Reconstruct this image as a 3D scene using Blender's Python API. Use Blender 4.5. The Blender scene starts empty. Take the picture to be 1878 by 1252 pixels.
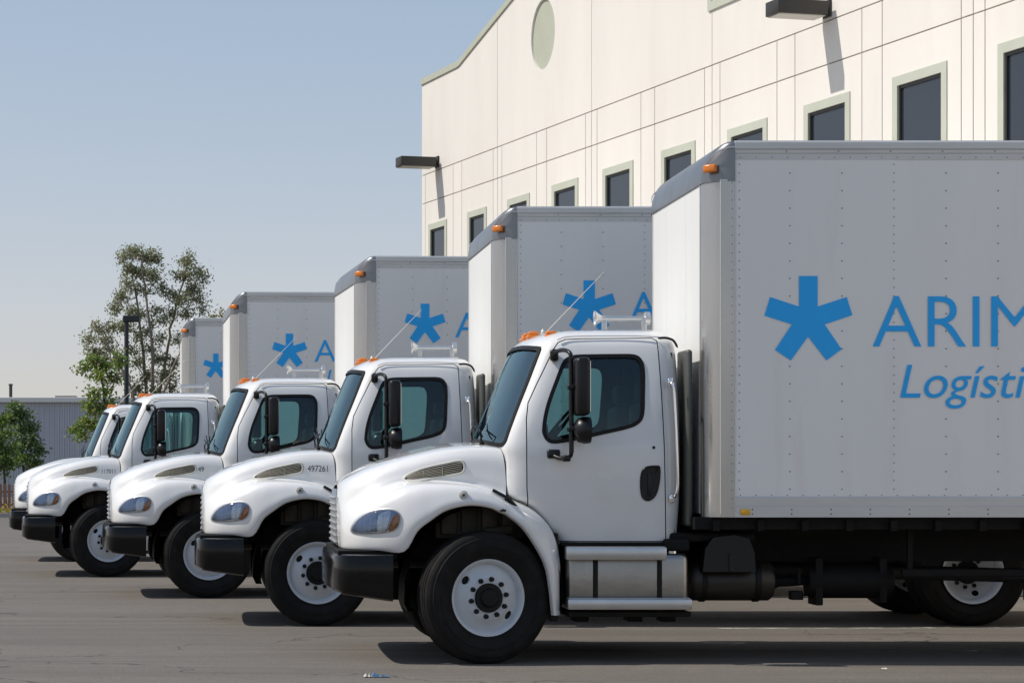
import bpy, bmesh, math, random
from mathutils import Vector, Matrix
from mathutils.bvhtree import BVHTree
R = math.radians
rnd = random.Random(7)
sc = bpy.context.scene
COL = sc.collection

# ------------------------------------------------------------------ camera, sky, sun, exposure
PPX, PPY, FPX, D1, EYE = 420.0, 865.0, 4200.0, 17.5, 1.471      # principal point and focal length in photo pixels
cam = bpy.data.cameras.new('camera')
cam.sensor_width = 36.0
cam.lens = FPX / 1878 * 36
cam.shift_x = (939 - PPX) / 1878
cam.shift_y = (PPY - 626) / 1878
cam.clip_start, cam.clip_end = 0.5, 3000
camo = bpy.data.objects.new('camera', cam)
COL.objects.link(camo)
camo.location = (0, 0, EYE)
camo.rotation_euler = (R(90), 0, 0)
sc.camera = camo

SUN = Vector((-1.02, 0.045, 1.22)).normalized()                 # direction towards the sun
wd = bpy.data.worlds.new('World'); sc.world = wd; wd.use_nodes = True
nt = wd.node_tree
sky = nt.nodes.new('ShaderNodeTexSky')
sky.sky_type = 'NISHITA'; sky.sun_disc = False
sky.sun_elevation = math.asin(SUN.z)
sky.sun_rotation = math.atan2(SUN.x, SUN.y)
sky.altitude = 0; sky.air_density = 1.0; sky.dust_density = 0.55; sky.ozone_density = 1.3
bg = nt.nodes['Background']; bg.inputs['Strength'].default_value = 0.138
hs = nt.nodes.new('ShaderNodeHueSaturation'); hs.inputs['Saturation'].default_value = 1.24
tn = nt.nodes.new('ShaderNodeVectorMath'); tn.operation = 'MULTIPLY'; tn.inputs[1].default_value = (0.985, 0.945, 1.005)
# hazy summer air: even grade of the whole sky, bright low sky held back
den = nt.nodes.new('ShaderNodeVectorMath'); den.operation = 'MULTIPLY_ADD'; den.inputs[1].default_value = (0.30, 0.30, 0.30); den.inputs[2].default_value = (1, 1, 1)
dv = nt.nodes.new('ShaderNodeVectorMath'); dv.operation = 'DIVIDE'; scl = nt.nodes.new('ShaderNodeVectorMath'); scl.operation = 'SCALE'; scl.inputs['Scale'].default_value = 1.72
nt.links.new(sky.outputs[0], den.inputs[0]); nt.links.new(sky.outputs[0], dv.inputs[0]); nt.links.new(den.outputs[0], dv.inputs[1]); nt.links.new(dv.outputs[0], scl.inputs[0])
nt.links.new(scl.outputs[0], hs.inputs['Color']); nt.links.new(hs.outputs[0], tn.inputs[0]); nt.links.new(tn.outputs[0], bg.inputs['Color'])
sl = bpy.data.lights.new('sun', 'SUN'); sl.energy = 3.0; sl.angle = R(0.53); sl.color = (1.0, 0.94, 0.86)
so = bpy.data.objects.new('sun', sl); COL.objects.link(so)
so.rotation_euler = SUN.to_track_quat('Z', 'Y').to_euler(); so.location = SUN * 60
sc.view_settings.view_transform = 'Standard'; sc.view_settings.look = 'None'
sc.view_settings.gamma = 1.0; sc.view_settings.use_curve_mapping = False
sc.view_settings.exposure = 0.38
sc.render.engine = 'CYCLES'
sc.cycles.max_bounces = 8; sc.cycles.transparent_max_bounces = 16; sc.cycles.use_denoising = True
sc.cycles.caustics_reflective = False; sc.cycles.caustics_refractive = False

# ------------------------------------------------------------------ materials
MAT = {}
def mat(name, col, rough=0.5, metal=0.0, coat=0.0, emit=None, spec=0.5, var=0.0, vscale=6.0, stretch=(1, 1, 1), bump=0.0, bscale=40.0,
        dirt=None, dscale=1.2, dlo=0.5, dhi=0.75, rvar=0.0, orand=0.0):
    m = bpy.data.materials.new(name); m.use_nodes = True
    t = m.node_tree; N = t.nodes; L = t.links
    b = N['Principled BSDF']
    b.inputs['Base Color'].default_value = (*col, 1); b.inputs['Roughness'].default_value = rough
    b.inputs['Metallic'].default_value = metal; b.inputs['Coat Weight'].default_value = coat
    b.inputs['Coat Roughness'].default_value = 0.03
    b.inputs['Specular IOR Level'].default_value = spec
    if emit: b.inputs['Emission Color'].default_value = (*emit[0], 1); b.inputs['Emission Strength'].default_value = emit[1]
    if var or bump or dirt or rvar:
        tc = N.new('ShaderNodeTexCoord'); mp = N.new('ShaderNodeMapping'); mp.inputs['Scale'].default_value = stretch
        L.new(tc.outputs['Object'], mp.inputs[0])
    last = None
    if var:
        n = N.new('ShaderNodeTexNoise'); n.inputs['Scale'].default_value = vscale; n.inputs['Detail'].default_value = 6
        L.new(mp.outputs[0], n.inputs['Vector'])
        r = N.new('ShaderNodeMapRange'); r.inputs['From Min'].default_value = 0.3; r.inputs['From Max'].default_value = 0.7
        r.inputs['To Min'].default_value = 1 - var; r.inputs['To Max'].default_value = 1 + var
        L.new(n.outputs[0], r.inputs[0])
        x = N.new('ShaderNodeVectorMath'); x.operation = 'SCALE'; x.inputs[0].default_value = col
        L.new(r.outputs[0], x.inputs['Scale']); last = x.outputs[0]
    if dirt:
        n = N.new('ShaderNodeTexNoise'); n.inputs['Scale'].default_value = dscale; n.inputs['Detail'].default_value = 9; n.inputs['Roughness'].default_value = 0.65
        L.new(mp.outputs[0], n.inputs['Vector'])
        r = N.new('ShaderNodeMapRange'); r.inputs['From Min'].default_value = dlo; r.inputs['From Max'].default_value = dhi
        L.new(n.outputs[0], r.inputs[0])
        x = N.new('ShaderNodeMix'); x.data_type = 'RGBA'
        L.new(r.outputs[0], x.inputs['Factor'])
        if last: L.new(last, x.inputs['A'])
        else: x.inputs['A'].default_value = (*col, 1)
        x.inputs['B'].default_value = (*dirt, 1); last = x.outputs['Result']
    if orand and last:
        oi = N.new('ShaderNodeObjectInfo'); r = N.new('ShaderNodeMapRange'); r.inputs['To Min'].default_value = 1 - orand; r.inputs['To Max'].default_value = 1 + orand
        L.new(oi.outputs['Random'], r.inputs[0]); x = N.new('ShaderNodeVectorMath'); x.operation = 'SCALE'; L.new(last, x.inputs[0]); L.new(r.outputs[0], x.inputs['Scale']); last = x.outputs[0]
    if last: L.new(last, b.inputs['Base Color'])
    if rvar:
        n = N.new('ShaderNodeTexNoise'); n.inputs['Scale'].default_value = 2.3; n.inputs['Detail'].default_value = 5
        L.new(mp.outputs[0], n.inputs['Vector'])
        r = N.new('ShaderNodeMapRange'); r.inputs['To Min'].default_value = max(0, rough - rvar); r.inputs['To Max'].default_value = rough + rvar
        L.new(n.outputs[0], r.inputs[0]); L.new(r.outputs[0], b.inputs['Roughness'])
    if bump:
        n = N.new('ShaderNodeTexNoise'); n.inputs['Scale'].default_value = bscale; n.inputs['Detail'].default_value = 4
        L.new(mp.outputs[0], n.inputs['Vector'])
        bm = N.new('ShaderNodeBump'); bm.inputs['Strength'].default_value = bump; bm.inputs['Distance'].default_value = 0.02
        L.new(n.outputs[0], bm.inputs['Height']); L.new(bm.outputs[0], b.inputs['Normal'])
    MAT[name] = m
    return m

mat('white_paint', (0.77, 0.77, 0.755), 0.42, coat=1.0, var=0.015, vscale=3, dirt=(0.70, 0.68, 0.63), dscale=1.6, dlo=0.5, dhi=0.85, rvar=0.08)
mat('box_white', (0.86, 0.845, 0.81), 0.34, var=0.012, vscale=1.2, stretch=(3, 1, 0.4), bump=0.10, bscale=2.2, dirt=(0.78, 0.755, 0.70), dscale=1.4, dlo=0.54, dhi=0.85, rvar=0.12, orand=.02)
mat('front_panel_white', (0.75, 0.755, 0.735), 0.45, var=0.02, vscale=2.0, stretch=(1, 4, 0.3), bump=0.04, bscale=3.0)
mat('aluminium', (0.50, 0.49, 0.47), 0.25, metal=0.9, var=0.05, vscale=5, stretch=(1, 1, 0.25), bump=0.05, bscale=5, dirt=(0.45, 0.43, 0.40), dscale=2.5, dlo=0.55, dhi=0.8, rvar=0.12)
mat('cap_grey', (0.24, 0.242, 0.245), 0.32, metal=0.75, var=0.05, vscale=5, rvar=0.1)
mat('rail_grey', (0.62, 0.61, 0.585), 0.4, metal=0.45, var=0.05, vscale=4, stretch=(0.5, 1, 3), rvar=0.1)
mat('rivet_grey', (0.16, 0.16, 0.165), 0.5, metal=0.4)
mat('step_aluminium', (0.52, 0.525, 0.53), 0.3, metal=0.9, var=0.05, vscale=8)
mat('tank_aluminium', (0.34, 0.325, 0.305), 0.30, metal=0.9, var=0.05, vscale=8, bump=0.05, bscale=25, rvar=0.1)
mat('chrome', (0.82, 0.82, 0.83), 0.1, metal=1.0)
mat('soft_chrome', (0.66, 0.66, 0.65), 0.32, metal=0.85)
mat('rubber_black', (0.008, 0.008, 0.008), 0.5, spec=0.22)
mat('tyre_rubber', (0.012, 0.0117, 0.0115), 0.65, spec=0.15, var=0.2, vscale=9, dirt=(0.026, 0.023, 0.020), dscale=5, dlo=0.5, dhi=0.8, bump=0.12, bscale=60)
mat('black_plastic', (0.008, 0.008, 0.009), 0.34, spec=0.35, var=0.1, vscale=8)
mat('bumper_black', (0.006, 0.006, 0.006), 0.14, spec=0.28, dirt=(0.018, 0.016, 0.014), dscale=3.0, dlo=0.6, dhi=0.95, rvar=0.06)
mat('frame_black', (0.007, 0.0065, 0.006), 0.65, spec=0.2, dirt=(0.02, 0.016, 0.013), dscale=4, dlo=0.5, dhi=0.85, bump=0.1, bscale=30)
mat('engine_brown', (0.075, 0.065, 0.05), 0.6, var=0.3, vscale=14, dirt=(0.03, 0.028, 0.025), dscale=7, dlo=0.45, dhi=0.7)
mat('tank_dark', (0.028, 0.024, 0.020), 0.42, metal=.3, var=.2, vscale=6)
mat('engine_dark', (0.03, 0.028, 0.025), 0.6, var=0.3, vscale=10)
mat('wheel_white', (0.55, 0.58, 0.61), 0.38, coat=0.15, var=0.03, vscale=6, dirt=(0.42, 0.40, 0.37), dscale=6, dlo=0.55, dhi=0.85)
mat('interior_dark', (0.038, 0.046, 0.052), 0.75, var=0.15, vscale=10)
mat('dash_grey', (0.50, 0.52, 0.50), 0.7)
mat('interior_grey', (0.10, 0.105, 0.11), 0.7, var=0.1, vscale=10)
mat('amber', (0.72, 0.20, 0.015), 0.22, coat=0.5, emit=None)
mat('reflector_amber', (0.75, 0.42, 0.03), 0.3)
mat('headlamp_housing', (0.17, 0.215, 0.30), 0.16, metal=0.85, var=0.25, vscale=12, stretch=(5, 1, 0.4))
mat('lamp_silver', (0.40, 0.44, 0.50), 0.16, metal=0.9, var=.2, vscale=20)
mat('logo_blue', (0.014, 0.44, 0.98), 0.5, var=0.02, vscale=3)
mat('text_black', (0.02, 0.02, 0.022), 0.5)
mat('vent_grey', (0.30, 0.28, 0.22), 0.5, metal=0.3)
mat('vent_dark', (0.02, 0.019, 0.015), 0.7)
mat('vent_surround', (0.55, 0.54, 0.49), 0.4)
mat('stack_grey', (0.11, 0.113, 0.10), 0.4, metal=0.3, var=0.06)

def glass_mat(name, tint, refl=(1, 1, 1), ior=1.5):
    m = bpy.data.materials.new(name); m.use_nodes = True
    t = m.node_tree; N = t.nodes; L = t.links
    N.remove(N['Principled BSDF'])
    tr = N.new('ShaderNodeBsdfTransparent'); tr.inputs[0].default_value = (*tint, 1)
    gl = N.new('ShaderNodeBsdfGlossy'); gl.inputs['Roughness'].default_value = 0.02; gl.inputs[0].default_value = (*refl, 1)
    fr = N.new('ShaderNodeFresnel'); fr.inputs[0].default_value = ior
    mx = N.new('ShaderNodeMixShader')
    L.new(fr.outputs[0], mx.inputs[0]); L.new(tr.outputs[0], mx.inputs[1]); L.new(gl.outputs[0], mx.inputs[2])
    L.new(mx.outputs[0], N['Material Output'].inputs[0])
    MAT[name] = m
glass_mat('cab_glass', (0.72, 0.88, 0.87), ior=1.45)
glass_mat('windscreen_glass', (0.74, 0.92, 0.93), refl=(0.72, 0.96, 1.0), ior=2.7)
glass_mat('lamp_glass', (0.90, 0.93, 0.96), ior=1.5)

# ------------------------------------------------------------------ mesh helpers
class MB:
    def __init__(s): s.v, s.f, s.m = [], [], []
    def add(s, v, f, mi=0):
        o = len(s.v); s.v += [tuple(p) for p in v]
        for q in f: s.f.append([i + o for i in q]); s.m.append(mi)
    def box(s, a, b, mi=0):
        x0, y0, z0 = a; x1, y1, z1 = b
        s.add([(x0,y0,z0),(x1,y0,z0),(x1,y1,z0),(x0,y1,z0),(x0,y0,z1),(x1,y0,z1),(x1,y1,z1),(x0,y1,z1)],
              [(0,3,2,1),(4,5,6,7),(0,1,5,4),(1,2,6,5),(2,3,7,6),(3,0,4,7)], mi)
    def rbox(s, a, b, r=0.02, seg=2, mi=0):
        bm = bmesh.new(); bmesh.ops.create_cube(bm, size=1)
        c = [(p + q) / 2 for p, q in zip(a, b)]; d = [abs(q - p) for p, q in zip(a, b)]
        for v in bm.verts: v.co = Vector([c[i] + v.co[i] * d[i] for i in range(3)])
        bmesh.ops.bevel(bm, geom=list(bm.edges), offset=min(r, min(d) * 0.49), segments=seg, profile=0.5, affect='EDGES')
        bm.verts.index_update()
        s.add([v.co for v in bm.verts], [[v.index for v in f.verts] for f in bm.faces], mi); bm.free()
    def prism(s, poly, a, b, axis='y', mi=0):          # poly in the two remaining axes
        def P(p, t):
            return {'y': (p[0], t, p[1]), 'x': (t, p[0], p[1]), 'z': (p[0], p[1], t)}[axis]
        n = len(poly)
        v = [P(p, a) for p in poly] + [P(p, b) for p in poly]
        f = [list(range(n)), list(range(2 * n - 1, n - 1, -1))] + [(i, i + n, (i + 1) % n + n, (i + 1) % n) for i in range(n)]
        s.add(v, f, mi)
    def tube(s, path, r, n=8, mi=0, cap=True):
        path = [Vector(p) for p in path]; rs = r if isinstance(r, (list, tuple)) else [r] * len(path)
        rings = []; up = None
        for i, p in enumerate(path):
            t = (path[min(i + 1, len(path) - 1)] - path[max(i - 1, 0)]).normalized()
            if up is None or abs(up.dot(t)) > 0.99: up = Vector((0, 0, 1)) if abs(t.z) < 0.9 else Vector((0, 1, 0))
            a = t.cross(up).normalized(); b = a.cross(t).normalized(); up = b
            rings.append([p + (a * math.cos(k * 2 * math.pi / n) + b * math.sin(k * 2 * math.pi / n)) * rs[i] for k in range(n)])
        v = [q for g in rings for q in g]
        f = [(i * n + k, i * n + (k + 1) % n, (i + 1) * n + (k + 1) % n, (i + 1) * n + k) for i in range(len(path) - 1) for k in range(n)]
        if cap: f += [list(range(n))[::-1], [(len(path) - 1) * n + k for k in range(n)]]
        s.add(v, f, mi)
    def lathe(s, prof, n=32, c=(0, 0, 0), axis='y', mi=0, closed=False):   # prof = (along axis, radius)
        v = []; f = []
        for a, r in prof:
            for k in range(n):
                t = k * 2 * math.pi / n; p, q = r * math.cos(t), r * math.sin(t)
                v.append({'y': (c[0] + p, c[1] + a, c[2] + q), 'x': (c[0] + a, c[1] + p, c[2] + q), 'z': (c[0] + p, c[1] + q, c[2] + a)}[axis])
        m = len(prof); rng = range(m if closed else m - 1)
        for i in rng:
            j = (i + 1) % m
            for k in range(n): f.append((i * n + k, i * n + (k + 1) % n, j * n + (k + 1) % n, j * n + k))
        s.add(v, f, mi)
    def grid(s, P, mi=0, wrap=False):
        h = len(P); w = len(P[0])
        v = [q for row in P for q in row]
        f = [(i * w + j, i * w + (j + 1) % w, (i + 1) * w + (j + 1) % w, (i + 1) * w + j) for i in range(h - 1) for j in range(w if wrap else w - 1)]
        s.add(v, f, mi)
    def mesh(s, name, mats, smooth=None, merge=None, recalc=True):
        me = bpy.data.meshes.new(name); me.from_pydata(s.v, [], s.f)
        for m in (mats if isinstance(mats, (list, tuple)) else [mats]): me.materials.append(MAT[m] if isinstance(m, str) else m)
        for p, k in zip(me.polygons, s.m): p.material_index = k
        if merge or recalc:
            bm = bmesh.new(); bm.from_mesh(me)
            if merge: bmesh.ops.remove_doubles(bm, verts=bm.verts, dist=merge)
            if recalc: bmesh.ops.recalc_face_normals(bm, faces=bm.faces)
            bm.to_mesh(me); bm.free()
        sm(me, smooth)
        return me
    def obj(s, name, mats, parent=None, smooth=None, merge=None, recalc=True, **k):
        return ob(name, s.mesh(name, mats, smooth, merge, recalc), parent, **k)
def sm(me, ang):
    if ang is None: return
    me.polygons.foreach_set('use_smooth', [True] * len(me.polygons))
    me.set_sharp_from_angle(angle=R(ang)); me.update()
def ob(name, data, parent=None, label=None, cat=None, group=None, kind=None, loc=None, rot=None):
    o = bpy.data.objects.new(name, data); COL.objects.link(o)
    if parent: o.parent = parent
    if loc: o.location = loc
    if rot: o.rotation_euler = rot
    tag(o, label, cat, group, kind)
    return o
def tag(o, label=None, cat=None, group=None, kind=None):
    for k, v in (('label', label), ('category', cat), ('group', group), ('kind', kind)):
        if v: o[k] = v
def copy_tree(o, parent=None):
    c = o.copy(); COL.objects.link(c); c.parent = parent
    for ch in o.children: copy_tree(ch, c)
    return c
def boolean(a, b, op):
    oa = bpy.data.objects.new('tmp_a', a); obj_b = bpy.data.objects.new('tmp_b', b)
    COL.objects.link(oa); COL.objects.link(obj_b)
    m = oa.modifiers.new('b', 'BOOLEAN'); m.object = obj_b; m.operation = op; m.solver = 'EXACT'; m.use_self = False
    dg = bpy.context.evaluated_depsgraph_get(); dg.update()
    me = bpy.data.meshes.new_from_object(oa.evaluated_get(dg), preserve_all_data_layers=True, depsgraph=dg)
    bpy.data.objects.remove(oa); bpy.data.objects.remove(obj_b)
    return me
def mirror_mesh(me, name):
    m = me.copy(); m.name = name
    m.transform(Matrix.Diagonal((1, -1, 1, 1))); m.flip_normals(); m.update()
    return m
def cr(p0, p1, p2, p3, t):
    return tuple(0.5 * (2 * b + (c - a) * t + (2 * a - 5 * b + 4 * c - d) * t * t + (3 * b - a - 3 * c + d) * t ** 3) for a, b, c, d in zip(p0, p1, p2, p3))
def spline(pts, n):                                   # n samples for each span
    out = []; m = len(pts)
    for i in range(m - 1):
        p1, p2 = pts[i], pts[i + 1]
        p0 = pts[i - 1] if i else tuple(2 * a - b for a, b in zip(p1, p2))
        p3 = pts[i + 2] if i + 2 < m else tuple(2 * b - a for a, b in zip(p1, p2))
        for k in range(n): out.append(cr(p0, p1, p2, p3, k / n))
    out.append(tuple(pts[-1])); return out
def net(table, nu, nv):                               # table[col][row] -> dense grid
    cols = [spline(c, nv) for c in table]
    rows = [spline([c[j] for c in cols], nu) for j in range(len(cols[0]))]
    return rows
def inset(poly, d):                                   # positive = smaller
    n = len(poly); A = sum(poly[i][0] * poly[(i + 1) % n][1] - poly[(i + 1) % n][0] * poly[i][1] for i in range(n))
    s = 1 if A > 0 else -1; out = []
    for i in range(n):
        a, b, c = Vector(poly[i - 1]), Vector(poly[i]), Vector(poly[(i + 1) % n])
        t1, t2 = (b - a).normalized(), (c - b).normalized()
        n1, n2 = Vector((-t1.y, t1.x)) * s, Vector((-t2.y, t2.x)) * s
        m = (n1 + n2); m = m / max(m.length_squared, 0.3) * 2
        out.append(tuple(b + m * d))
    return out
def ring_poly(poly, n=4):                             # smooth closed outline
    m = len(poly); out = []
    for i in range(m):
        for k in range(n): out.append(cr(poly[i - 1], poly[i], poly[(i + 1) % m], poly[(i + 2) % m], k / n))
    return out
def text_mesh(body, cap, shear=0.0, fat=0.0):
    c = bpy.data.curves.new('t', 'FONT'); c.body = body; c.size = 1; c.shear = shear; c.offset = fat; c.resolution_u = 6
    o = bpy.data.objects.new('t', c); COL.objects.link(o)
    dg = bpy.context.evaluated_depsgraph_get(); dg.update()
    me = bpy.data.meshes.new_from_object(o.evaluated_get(dg), depsgraph=dg)
    bpy.data.objects.remove(o)
    v = [p.co.copy() for p in me.vertices]; f = [list(p.vertices) for p in me.polygons]
    return v, f

# ------------------------------------------------------------------ the truck (built once, x to the rear, y<0 = side towards the camera)
HUBX = 1.958
def Q(px, py, w=1.22):
    Y = D1 + 1.22 - w
    return ((px - PPX) / FPX * Y - HUBX, EYE - (py - PPY) / FPX * Y)
def make_truck():
    T = ob('box_truck', None)
    # ---- hood: a net of control points (x, half width, z), one column per station from grille to cowl
    A = [(-1.05,.47,.88),(-1.085,.52,.875),(-1.095,.525,.94),(-1.10,.52,1.04),(-1.10,.51,1.12),(-1.10,.50,1.20),(-1.095,.45,1.285),(-1.085,.28,1.352),(-1.08,0,1.37)]
    B = [(-1.0,.76,.88),(-1.055,.80,.87),(-1.065,.81,.94),(-1.067,.80,1.04),(-1.066,.755,1.14),(-1.065,.69,1.215),(-1.062,.59,1.325),(-1.057,.40,1.393),(-1.05,0,1.41)]
    C = [(-0.930,0.930,0.885),(-0.955,0.975,0.870),(-0.960,0.990,0.951),(-0.965,0.959,1.088),(-0.970,0.861,1.192),(-0.975,0.786,1.264),(-0.978,0.717,1.375),(-0.978,0.535,1.441),(-0.975,0.000,1.457)]
    D = [(-0.790,1.040,0.885),(-0.800,1.080,0.870),(-0.800,1.090,0.970),(-0.810,1.050,1.204),(-0.825,0.901,1.305),(-0.830,0.850,1.355),(-0.840,0.772,1.455),(-0.850,0.594,1.504),(-0.860,0.000,1.522)]
    E = [(-0.600,1.110,0.885),(-0.617,1.150,0.870),(-0.632,1.165,1.052),(-0.645,1.103,1.302),(-0.660,0.912,1.374),(-0.670,0.872,1.418),(-0.680,0.809,1.510),(-0.690,0.640,1.557),(-0.700,0.000,1.578)]
    Fc = [(-0.505,1.140,1.020),(-0.517,1.185,1.025),(-0.528,1.190,1.142),(-0.525,1.123,1.343),(-0.530,0.922,1.396),(-0.540,0.884,1.443),(-0.550,0.829,1.542),(-0.560,0.670,1.594),(-0.570,0.000,1.622)]
    G = [(-0.410,1.150,1.095),(-0.420,1.200,1.104),(-0.422,1.200,1.202),(-0.410,1.133,1.362),(-0.420,0.927,1.401),(-0.430,0.892,1.456),(-0.435,0.846,1.567),(-0.440,0.690,1.622),(-0.450,0.000,1.655)]
    H = [(-0.290,1.160,1.172),(-0.296,1.210,1.183),(-0.292,1.208,1.257),(-0.285,1.140,1.370),(-0.280,0.932,1.396),(-0.285,0.902,1.463),(-0.285,0.864,1.592),(-0.290,0.710,1.652),(-0.300,0.000,1.688)]
    I = [(-0.125,1.165,1.210),(-0.125,1.215,1.220),(-0.125,1.212,1.280),(-0.120,1.145,1.359),(-0.120,0.937,1.379),(-0.125,0.912,1.460),(-0.125,0.882,1.608),(-0.130,0.730,1.671),(-0.150,0.000,1.706)]
    J = [(0.030,1.160,1.195),(0.030,1.210,1.204),(0.030,1.206,1.259),(0.030,1.138,1.326),(0.020,0.944,1.344),(0.010,0.924,1.446),(0.010,0.896,1.612),(0.000,0.740,1.677),(-0.030,0.000,1.712)]
    K = [(0.110,1.155,1.160),(0.120,1.205,1.170),(0.135,1.200,1.217),(0.128,1.128,1.284),(0.110,0.954,1.309),(0.100,0.937,1.428),(0.090,0.904,1.612),(0.070,0.745,1.676),(0.030,0.000,1.712)]
    L = [(.16,1.15,1.14),(.17,1.20,1.15),(.20,1.19,1.178),(.205,1.12,1.245),(.19,.968,1.278),(.19,.948,1.41),(.17,.912,1.608),(.12,.75,1.672),(.06,0,1.71)]
    main = net([A,B,C,D,E,Fc,G,H,I,J,K,L], 4, 5)
    Mt = [(.275,1.14,1.05),(.29,1.19,1.058),(.335,1.18,1.085),(.395,1.09,1.15),(.40,1.0,1.175)]
    Nt = [(.37,1.125,.925),(.387,1.175,.933),(.435,1.165,.96),(.525,1.08,1.01),(.535,.99,1.025)]
    Ot = [(.462,1.11,.755),(.48,1.16,.758),(.525,1.15,.77),(.585,1.075,.80),(.60,.99,.81)]
    Pt = [(.50,1.095,.57),(.517,1.145,.57),(.552,1.135,.575),(.59,1.07,.58),(.60,.99,.58)]
    Qt = [(.523,1.08,.37),(.54,1.13,.37),(.562,1.12,.37),(.592,1.07,.37),(.60,.99,.37)]
    tail = net([L[:5], Mt, Nt, Ot, Pt, Qt], 4, 5)
    mb = MB()
    for s in (-1, 1):
        for g in (main, tail): mb.grid([[(p[0], s * p[1], p[2]) for p in row] for row in g])
    hood = mb.obj('hood', 'white_paint', T, smooth=50, merge=0.002)
    bv = BVHTree.FromPolygons([v.co for v in hood.data.vertices], [list(p.vertices) for p in hood.data.polygons])
    def proj(x, z, off, s=-1):
        h = bv.ray_cast(Vector((x, s * 2.0, z)), Vector((0, -s, 0)))
        if h[0] is None: return Vector((x, s * 1.0, z))
        n = h[1] if h[1].y * s > 0 else -h[1]
        return h[0] + n * off
    def patch(poly, off, dome=0.0, s=-1, rings=7):           # polar patch that hugs the hood surface
        cx = sum(p[0] for p in poly) / len(poly); cz = sum(p[1] for p in poly) / len(poly)
        g = []
        for i in range(rings + 1):
            t = i / rings
            g.append([proj(cx + (p[0] - cx) * t, cz + (p[1] - cz) * t, off + dome * (1 - t ** 2.5), s) for p in poly])
        m = MB(); m.grid(g, wrap=True); return m
    def band(poly, d0, d1, o0, o1, s=-1):
        a, b = inset(poly, d0), inset(poly, d1); mid = inset(poly, (d0 + d1) / 2)
        m = MB(); m.grid([[proj(*p, -0.02, s) for p in a], [proj(*p, o0, s) for p in a], [proj(*p, max(o0, o1) + 0.003, s) for p in mid], [proj(*p, o1, s) for p in b], [proj(*p, -0.01, s) for p in b]], wrap=True); return m
    W = 1.04
    hl = ring_poly([Q(x, y, W) for x, y in ((645,972),(655,953),(677,938),(707,932.5),(727,936),(733,950),(724,970),(693,977),(657,978))], 4)
    am = ring_poly([Q(x, y, 1.07) for x, y in ((713,971),(717,955),(725,942),(731,945),(731.5,953),(723,969),(716,973))], 3)
    vent = ring_poly([Q(x, y, .90) for x, y in ((741,879),(752,869),(780,858.5),(815,850.5),(838,846),(848,847),(851,857),(846,866),(825,871),(790,877),(758,881.5))], 3)
    for s in (-1, 1):
        h = patch(hl, 0.002, 0.004, s).obj('headlight', 'headlamp_housing', hood, smooth=60)
        band(hl, -0.004, 0.010, 0.003, 0.003, s).obj('bezel', 'rail_grey', hood, smooth=60)
        patch(ring_poly([Q(x, y, W) for x, y in ((692,973),(694,945),(708,937),(716,938),(712,955),(706,973))], 3), 0.006, 0.003, s, 3).obj('reflector', 'lamp_silver', hood, smooth=60)
        patch(am, 0.012, 0.004, s, 3).obj('turn_signal', 'amber', hood, smooth=60)
        for k, (bx, top, bot) in enumerate(((672, 944, 974), (682, 941, 975), (703, 941, 970))):
            m = MB(); m.tube([proj(*Q(bx + (y - top) * -.12, y, W), .006, s) for y in (top, (top + bot) / 2, bot)], .0035 if k < 2 else .008, 5); m.obj('reflector_rib', 'lamp_silver', hood, smooth=60)
        patch(hl, 0.012, 0.022, s).obj('lens', 'lamp_glass', hood, smooth=60)
        vv = patch(vent, 0.002, 0.0, s).obj('air_vent', 'vent_dark', hood, smooth=60)
        band(vent, -0.014, 0.006, 0.001, 0.008, s).obj('vent_frame', 'vent_surround', hood, smooth=60)
        m = MB()
        for k in range(6):                                     # slats follow the slope of the vent
            t = (k + 0.5) / 6
            pts = []
            for q in range(15):
                u = q / 14; px = 747 + 100 * u
                top = 873 - 26.5 * u ** .75; bot = 881 - 14 * u
                pts.append(proj(*Q(px, top + (bot - top) * t, .90), 0.006, s))
            m.tube(pts, 0.0035, 4)
        for px in (778, 812):
            m.tube([proj(*Q(px, y, .9), 0.007, s) for y in (862 - (px - 778) * .15, 868, 874 - (px - 778) * .05)], 0.004, 4)
        m.obj('vent_slats', 'vent_grey', hood, smooth=60, kind='stuff')
        c = proj(*Q(848, 907, 1.13), 0.0, s); m = MB()
        m.lathe([(0, .036), (.012*s, .034), (.016*s, .024), (.02*s, .001)], 18, c); m.obj('side_marker', 'vent_surround', hood, smooth=50)
        m = MB(); m.lathe([(.016*s, .013), (.022*s, .010), (.024*s, .001)], 14, c); m.obj('marker_lens', 'engine_brown', hood, smooth=50)
        # rubber hood latch
        p0 = proj(*Q(902, 902, 1.14), .018, s); p1 = proj(*Q(928, 917, 1.13), .022, s); p2 = Vector((Q(951, 936, 1.10)[0], s * 1.105, Q(951, 936, 1.10)[1]))
        m = MB(); m.tube([p0, p1], .015, 6); m.tube([p1 + Vector((-.01, 0, .004)), p2], .021, 6)
        q0 = proj(*Q(926, 912, 1.14), .012, s); q1 = proj(*Q(921, 935, 1.16), .01, s); m.tube([q0, q1], .007, 6)
        m.rbox(q1 - Vector((.022, .012, .008)), q1 + Vector((.022, .012, .008)), .004)
        m.obj('hood_latch', 'black_plastic', T, smooth=50)
    # ---- grille
    m = MB()
    fr = [(.50,.89),(.505,1.05),(.49,1.19),(.43,1.28),(.27,1.335),(0,1.352)]
    gp = [(-y, z) for y, z in fr] + [(y, z) for y, z in fr[::-1][1:]]
    m.prism(gp, -1.06, -1.05, 'x'); grille = m.obj('grille', 'vent_dark', T)
    n = 8
    for k in range(n):
        z = .915 + k * .05; w = .515 - max(0, k - 5) * .035
        m = MB(); m.rbox((-1.118, -w, z - .010), (-1.045, w, z + .012), .008); m.obj('grille_bar', 'soft_chrome', grille, smooth=40)
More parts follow.
